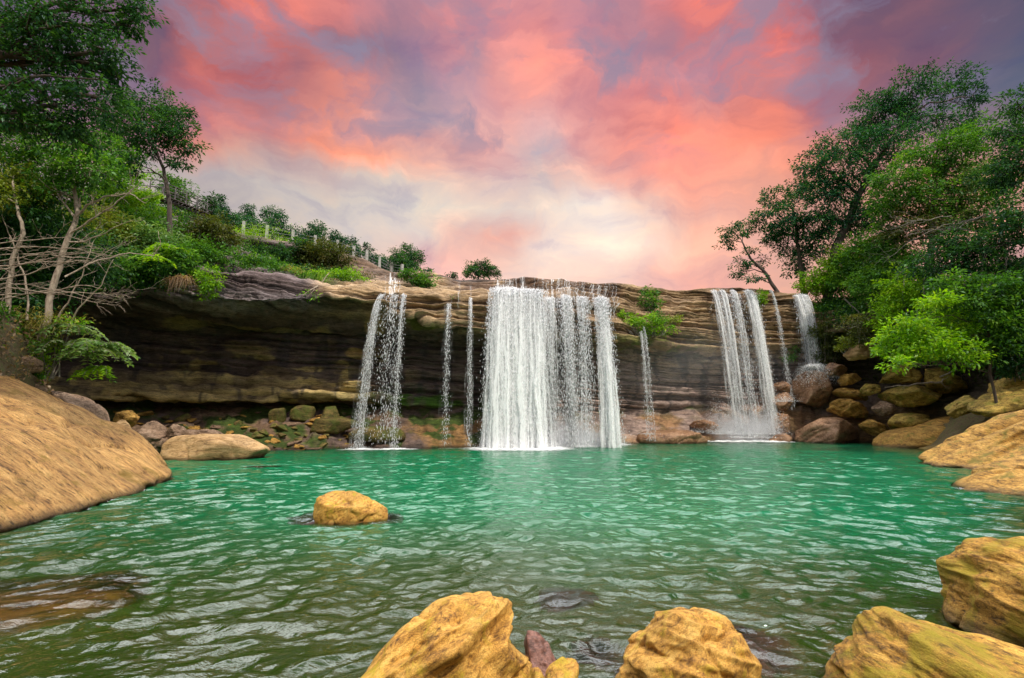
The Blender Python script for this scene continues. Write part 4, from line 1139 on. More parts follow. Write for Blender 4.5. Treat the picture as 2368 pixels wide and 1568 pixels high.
# splashes and foam at the feet of the falls
P, Vl = [], []
for (x0, x1, y, Y, n, hgt) in [(1118, 1280, 1036, 31.0, 11000, 0.75), (1275, 1436, 1030, 32.6, 9000, 0.7), (1640, 1800, 1004, 39.8, 9000, 0.9), (1600, 1700, 1000, 40, 900, 0.5),
                               (822, 860, 1036, 31, 500, 0.25), (905, 930, 1035, 31, 400, 0.25), (1485, 1505, 1004, 37, 150, 0.2), (1790, 1830, 930, 40.0, 700, 0.5)]:
    for i in range(n):
        x = FR.uniform(x0, x1)
        p_ = on_water(x, y) if y > 1010 else eye(x, y, Y)
        h = abs(FR.normal(0, hgt)) ** 1.3 * hgt
        P.append(p_ + np.array([FR.normal(0, 0.25), FR.normal(-0.2, 0.5), h + 0.02])); Vl.append([FR.normal(), FR.normal(), FR.normal()])
P = np.array(P); Vl = np.array(Vl)
tag(link('splash_spray', drops_mesh('splash_spray', P, Vl, FR.uniform(.008, .022, len(P)), FR.uniform(1, 2.2, len(P))), M['drops']),
    'fine white spray thrown up where the falls hit the pool and rocks', 'spray', kind='stuff')
m, nt, out = newmat('pool_foam')
at = N(nt, 'ShaderNodeAttribute', attribute_name='fa'); geo = N(nt, 'ShaderNodeNewGeometry')
mpf = N(nt, 'ShaderNodeMapping'); mpf.inputs['Scale'].default_value = (0.8, 1.4, 1); L(nt, geo.outputs['Position'], mpf.inputs[0])
nf = noise_tex(nt, mpf.outputs[0], 5, 7, 0.7, 0.5)
al = math_n(nt, 'MULTIPLY', math_n(nt, 'SUBTRACT', math_n(nt, 'MULTIPLY_ADD', at.outputs['Fac'], 0.75, nf.outputs['Fac']), 0.82), 2.2, clamp=True)
d_ = N(nt, 'ShaderNodeBsdfDiffuse'); d_.inputs['Color'].default_value = (0.85, 0.87, 0.87, 1); t_ = N(nt, 'ShaderNodeBsdfTransparent')
mx = N(nt, 'ShaderNodeMixShader'); L(nt, al, mx.inputs[0]); L(nt, t_.outputs[0], mx.inputs[1]); L(nt, d_.outputs[0], mx.inputs[2]); L(nt, mx.outputs[0], out.inputs[0])
fx, fy = np.meshgrid(np.arange(-12.5, 21, 0.09), np.arange(26.5, 41.5, 0.09))
fx, fy = fx.ravel(), fy.ravel()
fa = np.zeros_like(fx)
for (x, y, rx, ry, s) in [(1160, 1038, 2.2, 2.4, 1.5), (1240, 1038, 2.2, 2.4, 1.5), (1330, 1033, 2.2, 1.5, 1.2), (1410, 1029, 1.6, 1.4, 1.25), (1480, 1025, 2.2, 0.5, .7),
                          (838, 1041, 1.5, 0.7, 1.1), (918, 1040, 1.4, 0.7, 1.1), (880, 1041, 2.2, 0.6, 0.95), (1040, 1038, 1.6, 0.5, .55), (1090, 1038, 1.3, 0.6, .7),
                          (1690, 1021.5, 2.6, 1.8, 1.4), (1770, 1021.5, 2.0, 1.9, 1.5), (1630, 1022, 2.0, 0.8, .9)]:
    c = on_water(x, y)
    fa = np.maximum(fa, s * np.exp(-(((fx - c[0]) / rx) ** 2 + ((fy - c[1]) / ry) ** 2)))
fz = 0.035 + 0.09 * sstep(0.4, 1.1, fa) * (0.6 + fbm(np.stack([fx * 2.2, fy * 2.2, fx * 0], -1), 4, 55))
nx_ = len(np.arange(-12.5, 21, 0.09)); ny_ = len(np.arange(26.5, 41.5, 0.09))
FF = grid_faces(ny_, nx_); FF = FF[fa[FF].max(1) > 0.2]
used, inv = np.unique(FF, return_inverse=True)
fo = link('foam', mesh_np('foam', np.stack([fx, fy, fz], -1)[used], inv.reshape(-1, 4), None, {'fa': fa[used]}), m)
tag(fo, 'white foam floating where the falls strike the water', 'foam', kind='stuff')

# drifting mist at the feet of the falls: real air full of fine water
def mist(label, c, rad, dens):
    V_, F_ = ico(4)
    o = link('mist', mesh_np('mist', V_ * (1 + 0.12 * gnoise(V_ * 2, 5))[:, None], F_))
    o.location = tuple(float(v) for v in c); o.scale = rad
    m, nt, out = newmat('mist')
    tc = N(nt, 'ShaderNodeTexCoord')
    ln = N(nt, 'ShaderNodeVectorMath', operation='LENGTH'); L(nt, tc.outputs['Object'], ln.inputs[0])
    mr = N(nt, 'ShaderNodeMapRange', clamp=True, interpolation_type='SMOOTHSTEP'); L(nt, ln.outputs['Value'], mr.inputs['Value'])
    mr.inputs['From Min'].default_value = 0.9; mr.inputs['From Max'].default_value = 0.0
    n = noise_tex(nt, tc.outputs['Object'], 2.2, 3, 0.6)
    nr = N(nt, 'ShaderNodeMapRange', clamp=True); L(nt, n.outputs['Fac'], nr.inputs['Value']); nr.inputs['From Min'].default_value = 0.3; nr.inputs['From Max'].default_value = 0.65
    d = math_n(nt, 'MULTIPLY', math_n(nt, 'MULTIPLY', mr.outputs[0], nr.outputs[0]), dens)
    pv = N(nt, 'ShaderNodeVolumePrincipled'); pv.inputs['Color'].default_value = (0.97, 0.97, 1, 1); pv.inputs['Anisotropy'].default_value = 0.1
    L(nt, d, pv.inputs['Density']); L(nt, pv.outputs[0], out.inputs['Volume'])
    o.data.materials.append(m)
    tag(o, label, 'mist', kind='stuff')


mist('thin white mist hanging round the foot of the widest fall', on_water(1280, 1034) + np.array([0, 0.2, 0.2]), (6.2, 1.7, 2.6), 2.2)
mist('thin white mist over the rocks under the four-strand cluster', eye(1722, 1000, 40.2), (4.4, 1.8, 2.6), 2.0)
mist('faint spray haze drifting in front of the cliff wall right of the widest fall', eye(1560, 850, 38.5), (13, 2.4, 5.0), 0.07)

# ----------------------------------------------------------------- plants
PR = np.random.default_rng(21)
PAL = {  # leaf colours from the darkest to the palest
    'dark': [(0.009, 0.036, 0.016), (0.020, 0.075, 0.022), (0.040, 0.125, 0.026), (0.08, 0.19, 0.03)],
    'teal': [(0.008, 0.038, 0.022), (0.016, 0.075, 0.034), (0.035, 0.13, 0.040), (0.075, 0.20, 0.045)],
    'mid': [(0.022, 0.075, 0.014), (0.05, 0.15, 0.018), (0.10, 0.25, 0.022), (0.18, 0.33, 0.03)],
    'lime': [(0.07, 0.19, 0.008), (0.15, 0.34, 0.010), (0.24, 0.44, 0.014), (0.34, 0.50, 0.02)],
    'yellow': [(0.08, 0.12, 0.015), (0.16, 0.22, 0.02), (0.24, 0.28, 0.03), (0.22, 0.20, 0.05)],
    'olive': [(0.035, 0.05, 0.012), (0.07, 0.09, 0.018), (0.11, 0.13, 0.025), (0.15, 0.12, 0.04)],
    'silver': [(0.05, 0.13, 0.03), (0.11, 0.22, 0.05), (0.20, 0.32, 0.10), (0.30, 0.38, 0.20)],
    'dry': [(0.20, 0.12, 0.07), (0.32, 0.21, 0.12), (0.42, 0.29, 0.17), (0.30, 0.16, 0.10)],
    'straw': [(0.20, 0.19, 0.05), (0.32, 0.28, 0.08), (0.40, 0.33, 0.12), (0.22, 0.25, 0.05)],
}


def leaves(cent, dirs, size, pal, wide=0.42, tone=None):
    """one four-cornered folded leaf per centre"""
    n = len(cent)
    d = dirs / (np.linalg.norm(dirs, axis=1, keepdims=True) + 1e-9)
    up = PR.normal(size=(n, 3)) * 0.55 + np.array([0, -0.15, 1.0])
    s = np.cross(d, up); s /= np.linalg.norm(s, axis=1, keepdims=True) + 1e-9
    nn = np.cross(s, d)
    sz = size * PR.uniform(0.65, 1.55, n)
    a = cent; b = cent + d * (sz * 0.45)[:, None] + s * (sz * wide * 0.5)[:, None] + nn * (sz * 0.08)[:, None]
    c = cent + d * sz[:, None] - nn * (sz * 0.10)[:, None]; e = cent + d * (sz * 0.45)[:, None] - s * (sz * wide * 0.5)[:, None] + nn * (sz * 0.08)[:, None]
    V = np.stack([a, b, c, e], 1).reshape(-1, 3)
    F = np.arange(4 * n).reshape(n, 4)
    P_ = np.array(PAL[pal])
    t = PR.beta(1.6, 2.0, n) * 3 if tone is None else np.clip(tone + PR.normal(0, 0.5, n), 0, 3)
    i = np.minimum(t.astype(int), 2); f = (t - i)[:, None]
    col = P_[i] * (1 - f) + P_[i + 1] * f
    col = col * PR.uniform(0.8, 1.2, (n, 1))
    return V, F, np.repeat(col, 4, 0)


def clump_leaves(c, rad, n, size, pal, subs=None, flat=0.55, droop=0.35, fill=0.45):
    """sprays of leaves spread through an ellipsoid, with gaps between the sprays"""
    rad = np.asarray(rad, float); mean = rad.mean()
    subs = subs or int(np.clip(n / 30, 8, 130))
    d = PR.normal(size=(subs, 3)); d /= np.linalg.norm(d, axis=1, keepdims=True)
    s0 = c + d * rad * (PR.random((subs, 1)) ** fill) * 0.72
    ax_ = d * np.array([1, 1, 0.8]) + PR.normal(size=(subs, 3)) * 0.55; ax_ /= np.linalg.norm(ax_, axis=1, keepdims=True)
    ln = PR.uniform(0.35, 0.85, (subs, 1)) * mean
    sc_ = s0 + ax_ * ln * 0.7
    k = PR.integers(subs, size=n)
    t = PR.random((n, 1)) ** 0.8
    wid = np.maximum(0.15 * ln[k], size * 0.9) * (1.25 - 0.6 * t)
    off = PR.normal(size=(n, 3)) * np.array([1, 1, flat]) * wid
    p = s0[k] + ax_[k] * ln[k] * t + off - np.array([0, 0, 1]) * droop * 0.35 * ln[k] * t * t
    dirs = off / wid * 0.7 + ax_[k] * 0.7 + PR.normal(size=(n, 3)) * 0.5 + np.array([0, 0, -droop])
    tone = PR.normal(1.35, 0.65, subs)[k]
    V, F, col = leaves(p, dirs, size, pal, tone=tone)
    return V, F, col, sc_


def join(parts):
    Vs, Fs, Cs, n = [], [], [], 0
    for V, F, c in parts:
        Vs.append(V); Fs.append(F + n); Cs.append(c); n += len(V)
    return np.concatenate(Vs), np.concatenate(Fs), np.concatenate(Cs)


def bend(a, b, n=8, sag=0.08, rise=0.0):
    a = np.asarray(a, float); b = np.asarray(b, float); L_ = np.linalg.norm(b - a)
    t = np.linspace(0, 1, n)[:, None]
    w = np.cumsum(PR.normal(size=(n, 3)), 0) * sag * L_ / math.sqrt(n)
    w -= w[0] + (w[-1] - w[0]) * t
    return a + (b - a) * t + w * np.sin(t * PI) + np.array([0, 0, rise * L_]) * np.sin(t * PI)


def clumps_of(clumps, Y0):
    out = []
    for cl_ in clumps:
        x, y, rx, ry = cl_[:4]; Y = cl_[4] if len(cl_) > 4 else Y0
        pal = cl_[5] if len(cl_) > 5 else None
        out.append((eye(x, y, Y + PR.normal(0, 0.03 * Y0) * (len(cl_) < 5)), np.array([rx, 0.5 * (rx + ry), ry]) * 1.22 * Y / FPX, pal, 1.4 * rx * ry))
    return out


def tree(name, label, trunk, Y, clumps, pal, leaf_px=9, layers=3.2, r0=0.16, bark='bark_dark', group=None, leafmat='leaf', cat='tree', twigs=5, root=True, limb=0.35, fill=0.45):
    """trunk: measured points from the foot up (x, y[, Y])"""
    tp = np.array([eye(p[0], p[1], p[2] if len(p) > 2 else Y) for p in trunk])
    if root: tp[0, 2] = min(tp[0, 2], drop(tp[0, 0], tp[0, 1], tp[0, 2] + 3) + 0.1) - 0.15
    e = empty(name, tp[0], label, cat, group)
    # smooth the trunk
    q = [tp[0]]
    for a, b in zip(tp[:-1], tp[1:]): q.extend(bend(a, b, 6, 0.05)[1:])
    q = np.array(q)
    mb = MB()
    rr = np.linspace(r0, r0 * 0.35, len(q))
    mb.tube(q, rr, 8)
    parts = []
    cls = clumps_of(clumps, Y)
    lsize = leaf_px * Y / FPX
    for c, rad, pl, area in cls:
        n = int(1.15 * layers * PI * area / (0.22 * leaf_px * leaf_px)) + 12
        V_, F_, co, subs = clump_leaves(c, rad, n, lsize, pl or pal, fill=fill)
        parts.append((V_, F_, co))
        cand = [k for k in range(len(q)) if q[k, 2] < c[2] - 0.2 * rad[2]] or [len(q) - 1]
        dists = [np.linalg.norm(q[k] - c) + 0.4 * (len(q) - k) * 0 for k in cand]
        k = cand[int(np.argmin(dists))]
        br = bend(q[k], c, 8, 0.10, 0.06)
        rb = max(0.012, min(rr[k] * 0.7, r0 * limb))
        mb.tube(br, np.linspace(rb, rb * 0.35, 8), 6)
        for s in subs[PR.permutation(len(subs))[:twigs]]:
            j = PR.integers(3, 8)
            tw = bend(br[j], s, 5, 0.10)
            mb.tube(tw, np.linspace(rb * 0.4, rb * 0.12, 5), 4)
    mb.build('trunk', M[bark], e)
    V_, F_, co = join(parts)
    link('crown', mesh_np('crown', V_, F_, co), M[leafmat], e, smooth=False)
    return e


def shrub(name, label, Y, clumps, pal, leaf_px=8, layers=3.0, foot=None, group=None, cat='bush', stems=4, leafmat='leaf', fill=0.5, bark='bark_grey'):
    cls = clumps_of([c if len(c) > 4 else (*c, Y) for c in clumps], Y)
    low = min(cls, key=lambda k: k[0][2])
    f = np.array(foot if foot is not None else low[0] - np.array([0, 0, low[1][2] * 0.9]))
    e = empty(name, f, label, cat, group)
    parts = []; mb = MB()
    for c, rad, pl, area in cls:
        n = int(1.4 * layers * PI * area / (0.22 * leaf_px * leaf_px)) + 10
        V_, F_, co, subs = clump_leaves(c, rad, n, leaf_px * Y / FPX, pl or pal, fill=fill)
        parts.append((V_, F_, co))
        for s in subs[:stems]:
            b_ = f + np.array([(c[0] - f[0]) * 0.5, (c[1] - f[1]) * 0.5, 0]) + PR.normal(size=3) * 0.1
            mb.tube(bend(b_, s, 6, 0.08), np.linspace(0.03, 0.008, 6), 4)
    mb.build('stem', M[bark], e)
    V_, F_, co = join(parts)
    link('foliage', mesh_np('foliage', V_, F_, co), M[leafmat], e, smooth=False)
    return e


def fronds(name, label, spots, Y, pal, n=10, length=0.9, leaf=0.22, cat='plant', arch=0.5, fan=(0, 2 * PI), group=None):
    """fern or palm like plants: arching stems with leaflets on both sides"""
    e = None; parts = []; mb = MB()
    for (x, y, *o) in spots:
        c = eye(x, y, o[0] if o else Y)
        if e is None: e = empty(name, c, label, cat, group)
        for k in range(n):
            a = PR.uniform(*fan); Ln = length * PR.uniform(0.6, 1.2)
            t = np.linspace(0, 1, 14)
            dr = np.array([math.cos(a), math.sin(a), 0])
            p = c + dr * (t * Ln)[:, None] + np.array([0, 0, 1]) * (Ln * (0.75 * t - (0.55 + arch) * t * t))[:, None]
            mb.tube(p, np.linspace(0.014, 0.004, 14), 4)
            sd_ = np.cross(dr, [0, 0, 1.0])
            for s in (-1, 1):
                tt = t[2:]
                dd = dr * 0.5 + s * sd_ + np.array([0, 0, -0.3])
                lp = p[2:]
                parts.append(leaves(lp, np.tile(dd, (len(lp), 1)) + PR.normal(size=(len(lp), 3)) * .15, leaf, pal, 0.34, tone=np.full(len(lp), PR.normal(1.7, .5))))
    mb.build('stem', M['bark_grey'], e)
    V_, F_, co = join(parts)
    link('foliage', mesh_np('foliage', V_, F_, co), M['leaf_soft'], e, smooth=False)
    return e


def grass_tuft(name, label, x, y, Y, pal, n=260, length=0.6, spread=0.3, hang=0.6, cat='grass tuft'):
    c = eye(x, y, Y)
    e = empty(name, c, label, cat)
    mb = []
    for k in range(n):
        a = PR.uniform(0, 2 * PI); Ln = length * PR.uniform(.5, 1.2)
        st = c + np.array([PR.normal(0, spread), PR.normal(0, .2 * spread + .05), PR.normal(0, .3 * spread)])
        dr = np.array([math.cos(a), math.sin(a) - .4, PR.uniform(0.1, 1.2)]); dr /= np.linalg.norm(dr)
        t = np.linspace(0, 1, 6)[:, None]
        p = st + dr * t * Ln + np.array([0, 0, -1]) * t * t * Ln * hang * 1.6
        w_ = np.cross(dr, [0, 0, 1.]); w_ /= np.linalg.norm(w_) + 1e-9
        hw = 0.016 * (1 - t) + 0.002
        V_ = np.stack([p - w_ * hw, p + w_ * hw], 1).reshape(-1, 3)
        F_ = np.array([[2 * i, 2 * i + 1, 2 * i + 3, 2 * i + 2] for i in range(5)])
        q = PR.integers(4); cc = np.array(PAL[pal][q]) * PR.uniform(.7, 1.2)
        mb.append((V_, F_, np.tile(cc, (12, 1))))
    V_, F_, co = join(mb)
    link('blades', mesh_np('blades', V_, F_, co), M['leaf_soft'], e, smooth=False)
    return e


def twiggy(name, label, lines, Y, bark, r=0.03, sub=7, lean=(0, 0, 0), cat='branch', length=0.9, parent=None, group=None):
    """bare branches: measured polylines with side twigs"""
    e = None; mb = MB()
    for ln in lines:
        p = np.array([eye(q[0], q[1], q[2] if len(q) > 2 else Y) for q in ln])
        if e is None: e = parent or empty(name, p[0], label, cat, group)
        q = [p[0]]
        for a, b in zip(p[:-1], p[1:]): q.extend(bend(a, b, 7, 0.07)[1:])
        q = np.array(q); rr = np.linspace(r, r * 0.25, len(q)) * PR.uniform(.7, 1.2)
        mb.tube(q, rr, 6)
        tdir = q[-1] - q[0]; tdir /= np.linalg.norm(tdir)
        for k in range(sub):
            i = PR.integers(2, len(q)); Ln = length * PR.uniform(.3, 1.1)
            d_ = tdir + PR.normal(size=3) * 0.55 + np.array(lean); d_ /= np.linalg.norm(d_)
            tw = bend(q[i], q[i] + d_ * Ln, 7, 0.14, 0.05)
            mb.tube(tw, np.linspace(rr[i] * .55, 0.004, 7), 5)
            for z_ in range(2):
                j = PR.integers(2, 6); d2 = d_ + PR.normal(size=3) * 0.6; d2 /= np.linalg.norm(d2)
                mb.tube(bend(tw[j], tw[j] + d2 * Ln * .5, 5, 0.12), np.linspace(rr[i] * .28, 0.003, 5), 4)
    mb.build('limb' if parent else 'wood', M[bark], e)
    return e


# --- left bank
tree('overhanging_tree', 'tall dark tree whose crown hangs over from beyond the edge and fills the top corner', [(-420, 1010, 13.5), (-380, 700, 13), (-300, 350, 12.5), (-160, 130, 12), (20, 60, 11.6)], 11.6,
     [(30, 35, 95, 70), (140, 60, 100, 75), (235, 30, 60, 50), (325, 18, 45, 30), (90, 140, 95, 45), (195, 140, 75, 50), (262, 118, 45, 42), (40, 265, 85, 45), (130, 245, 95, 45),
      (225, 225, 80, 40), (270, 170, 40, 35), (300, 60, 40, 30), (-90, 100, 120, 120), (-90, 260, 100, 80), (160, 300, 80, 30)], 'dark', leaf_px=10.5, layers=1.6, r0=0.34, limb=0.4, fill=0.5)
tree('slender_tree', 'slim dark-trunked tree leaning out over the footbridge with a loose dark crown', [(402, 585, 29), (392, 470, 29), (378, 390, 29), (352, 330, 29)], 29,
     [(352, 242, 62, 26), (405, 262, 48, 28), (428, 318, 26, 38), (300, 285, 75, 42), (352, 330, 40, 28), (408, 376, 26, 14), (245, 330, 70, 45), (320, 380, 34, 14), (385, 300, 34, 26)],
     'dark', leaf_px=7.5, layers=2.2, r0=0.16)
pale = tree('pale_barked_tree', 'forked tree with bare pale trunk and branches below a yellow-green crown on the bank', [(92, 752, 18.4), (125, 655, 18.5), (158, 548, 18.6), (180, 490, 18.7), (170, 420, 18.8), (150, 350, 18.8)], 18.7,
     [(110, 310, 90, 36), (165, 385, 70, 40), (60, 395, 70, 45), (225, 395, 55, 40), (20, 340, 70, 40), (120, 440, 60, 26), (250, 350, 50, 30)],
     'mid', leaf_px=9, layers=2.3, r0=0.12, bark='bark_pale', twigs=7, limb=0.5)
twiggy('bare_limb', 'bare pale limbs forking from the pale-barked tree and reaching towards the footbridge', [
    [(162, 540, 18.5), (215, 505, 18.3), (255, 480, 18.2), (305, 440, 18.2), (325, 418, 18.2)], [(178, 500, 18.6), (240, 455, 18.4), (300, 448, 18.4), (335, 470, 18.4)], [(170, 500, 18.5), (130, 440, 18.4), (112, 390, 18.3)],
    [(160, 560, 18.5), (232, 545, 18.2), (290, 515, 18.2)], [(185, 480, 18.6), (195, 420, 18.6), (240, 380, 18.6)]], 18.4, 'bark_pale', r=0.042, sub=7, lean=(0.3, 0, 0.5), cat='branch', length=1.0, parent=pale)
tree('pale_barked_tree', 'thin crooked pale tree nearest the edge of the photo, left of the forked one', [(20, 700, 17.7), (28, 600, 17.7), (55, 540, 17.7), (38, 470, 17.7), (30, 420, 17.7)], 17.7,
     [(20, 405, 55, 35), (60, 445, 45, 24), (-40, 440, 60, 50), (15, 470, 40, 22)], 'yellow', leaf_px=9, layers=1.8, r0=0.09, bark='bark_pale')
lines = []
for k in range(10):
    y0 = 570 + k * 14.5 + PR.normal(0, 12); x1 = PR.uniform(170, 318)
    yy_ = y0 + PR.uniform(-45, 40)
    lines.append([(-90, y0 + 12, 16.5), (20, y0 - 6, 16.6), (110, (y0 + yy_) / 2 - 10, 16.8), (x1 * .75 + 30, yy_ - 8, 17), (x1 + 10, yy_, 17.2)])
twiggy('fallen_branches', 'tangle of dead pale branches reaching sideways across the dark hollow over the slab', lines, 17, 'bark_pale', r=0.024, sub=10, lean=(0.35, 0, 0.15), length=1.0)
twiggy('fallen_branches', 'long thin dead branch arching from the tangle up to the hanging bushes', [[(150, 640, 17.7), (225, 602, 18.2), (300, 585, 18.7), (355, 592, 19.2), (372, 565, 19.2), (366, 535, 19.2)],
       [(120, 590, 17.7), (215, 600, 18.2), (290, 560, 18.7)], [(0, 590, 17.7), (110, 583, 18.2), (215, 575, 18.7)]], 18.2, 'bark_pale', r=0.03, sub=5, length=0.7)
twiggy('sapling', 'thin dead stem left of the forked pale tree, leaning out of the photo', [[(62, 740, 17.8), (58, 640, 17.8), (30, 560, 17.8), (-5, 480, 17.8)]], 18.2, 'bark_pale', r=0.035, sub=4, lean=(.2, 0, .6), length=0.6, cat='sapling')
twiggy('sapling', 'thin dead stem just right of the forked pale tree', [[(120, 760, 18.2), (158, 700, 18.2), (190, 640, 18.2), (215, 560, 18.2)]], 18.2, 'bark_pale', r=0.035, sub=4, lean=(.2, 0, .6), length=0.6, cat='sapling')
twiggy('sapling', 'thin dead slanting stem farthest right of the forked pale tree', [[(150, 770, 18.4), (180, 715, 18.4), (235, 660, 18.4), (262, 600, 18.4)]], 18.2, 'bark_pale', r=0.035, sub=4, lean=(.2, 0, .6), length=0.6, cat='sapling')
B = 'bushes on the left hillside'
for lab, Y, cls, pal, px, ly in [
    ('bright yellow-green bush on the hillside behind the bare limbs', 27, [(215, 525, 60, 30), (262, 540, 40, 24)], 'yellow', 7, 2.6),
    ('light green bush glowing just under the footbridge end', 33, [(285, 430, 38, 44), (310, 470, 40, 26)], 'lime', 6.5, 2.6),
    ('leafy green bush below the sloping footbridge', 30.5, [(325, 520, 44, 24), (380, 535, 40, 18)], 'mid', 7, 2.8),
    ('mixed green bush in the middle of the hillside with pale leaf tips', 28, [(300, 572, 58, 34), (350, 560, 40, 30)], 'silver', 7.5, 2.4),
    ('olive brushy bush at the rounded end of the hillside beside the first fence post', 32, [(486, 528, 30, 22), (505, 550, 30, 26), (455, 556, 32, 20)], 'olive', 6.5, 2.8),
    ('dark drooping bush under the olive brush above the cave mouth', 30.5, [(490, 592, 32, 26), (448, 588, 34, 26)], 'mid', 6.5, 2.2),
    ('green bush hanging over the rim of the cave beside the dry tuft', 27.5, [(405, 590, 36, 26), (425, 618, 22, 18)], 'mid', 7, 2.4),
    ('dark shaded bush behind the dead branches', 21, [(180, 590, 60, 40), (110, 610, 70, 50), (40, 560, 80, 60)], 'dark', 8, 2.2),
    ('deep green thicket in the hollow at the edge of the photo', 19, [(-20, 640, 90, 60), (60, 500, 80, 40), (-40, 540, 80, 60)], 'dark', 9, 2.2),
    ('leafy bush trailing over the cave rim behind the long arching dead branch', 26, [(262, 610, 44, 30), (320, 618, 34, 24), (215, 640, 40, 26)], 'mid', 7, 2.2),
    ('dark leafy bush trailing over the cave rim left of the dry tuft', 26.6, [(360, 628, 32, 22), (385, 640, 18, 16)], 'dark', 7, 2.2),
    ('small green bush behind the footbridge rail', 43, [(412, 440, 22, 22), (392, 424, 16, 14)], 'mid', 6, 2.4),
    ('dark sprig-topped bush at the lower end of the footbridge rail', 43, [(484, 478, 18, 11), (492, 464, 8, 9)], 'dark', 5.5, 2.4),
    ('small bright hanging bush on the grey cave rim', 27.6, [(486, 645, 15, 22), (480, 670, 9, 12)], 'lime', 6, 2.2)]:
    shrub('hillside_bush', lab, Y, [(a, b, c * 1.3, d * 1.3) for a, b, c, d in cls], pal, px, ly, group=B)
fronds('fern', 'leafy fern growing from the ledge right above the huge slab', [(150, 800), (190, 795), (215, 815), (235, 800), (165, 760)], 18.5, 'silver', n=13, length=1.0, leaf=0.20, arch=0.5)
fronds('fern', 'yellowish low fern at the tip of the ferny ledge', [(240, 852), (218, 858)], 19, 'lime', n=9, length=0.7, leaf=0.17, arch=0.6)
shrub('hillside_bush', 'bright leafy seedling at the foot of the bank stack', 18.4, [(92, 850, 20, 22), (80, 825, 20, 14), (128, 800, 22, 14), (165, 745, 25, 18)], 'lime', 8, 1.8, group=B)
fronds('fern', 'spiky pale-green fern on the hillside above the cave rim', [(395, 575, 26.5), (360, 600, 25.5)], 26, 'lime', n=9, length=1.1, leaf=0.22, arch=0.5)
grass_tuft('grass_tuft', 'pinkish dry tuft of grass hanging from the rim of the dark cave', 418, 645, 26.3, 'dry', 260, 0.7, 0.26, 0.8)
grass_tuft('grass_tuft', 'yellow grass tuft on the ledge above the cave, next to the drooping stem', 662, 628, 33.4, 'straw', 500, 0.9, 0.55, 0.7)
grass_tuft('grass_tuft', 'patch of dry straw on the bank below the pale trees', 45, 752, 18.0, 'straw', 1100, 0.4, 0.9, 0.6)
grass_tuft('grass_tuft', 'long green grass arching beside the drooping pale stem on the ledge', 738, 632, 33.2, 'lime', 260, 1.0, 0.3, 0.8)
# --- ledge and rim
Lg = 'bushes along the cliff ledge'
for lab, Y, cls, pal, px, ly in [
    ('green bush on the ledge left of the yellow grass tuft', 33, [(600, 608, 36, 14), (635, 618, 28, 14)], 'mid', 6, 2.4),
    ('tall dark bush mass under the middle fence posts', 42, [(748, 592, 34, 36), (718, 590, 30, 28), (780, 600, 26, 34)], 'olive', 5.5, 3.0),
    ('dark green bush hugging the rock step under the second and third fence posts', 41, [(610, 585, 30, 14), (652, 592, 30, 16), (640, 575, 18, 8)], 'dark', 5.5, 2.4),
    ('dark bush between the tall bush mass and the bare step of rock', 42, [(700, 575, 26, 20), (690, 612, 20, 14)], 'dark', 5.5, 2.6),
    ('bright low bush on the tan ledge under the dark bushes', 36, [(800, 638, 34, 13), (765, 640, 26, 13), (832, 648, 14, 7)], 'lime', 5.5, 2.4),
    ('round green bush just right of the small upper cascade', 36, [(955, 640, 26, 12), (985, 652, 24, 16), (940, 632, 14, 8)], 'mid', 5.5, 3.0),
    ('little green tuft growing on the face of the tan ledge', 33.2, [(1050, 692, 12, 7)], 'mid', 5, 2.0),
    ('small bush clinging to the step right of the main fall', 39.4, [(1500, 684, 22, 14), (1508, 702, 12, 14)], 'mid', 5, 2.2),
    ('bright green plants hanging under the lip where the two trickles start', 38, [(1500, 742, 40, 12), (1448, 730, 26, 9), (1530, 756, 30, 12), (1500, 768, 26, 8), (1470, 748, 30, 8), (1552, 738, 20, 8, 38, 'yellow'), (1425, 738, 14, 5, 38, 'yellow'), (1515, 728, 22, 8, 38, 'mid')], 'lime', 4.6, 1.6),
    ('wisp of green growing between the strands of the four-strand cluster', 42.3, [(1756, 688, 14, 14), (1748, 700, 10, 12)], 'lime', 4.5, 1.6),
    ('small dark bush at the lip right of the main fall', 37, [(1128, 700, 6, 5)], 'mid', 4.5, 1.5)]:
    shrub('ledge_bush', lab, Y, cls, pal, px, ly, group=Lg)
twiggy('drooping_stem', 'pale broken stem drooping over the edge of the ledge with a few leaves', [[(762, 630, 33), (742, 655, 32.3), (722, 675, 31), (702, 694, 30.6)], [(735, 660, 31.8), (715, 672, 30.9), (690, 692, 30.5)]], 32, 'bark_pale', r=0.04, sub=4, length=0.5, cat='stem')
shrub('ledge_bush', 'few leaves at the tip of the drooping pale stem', 31, [(722, 682, 18, 9), (700, 690, 8, 6)], 'lime', 6, 1.2, group=Lg)
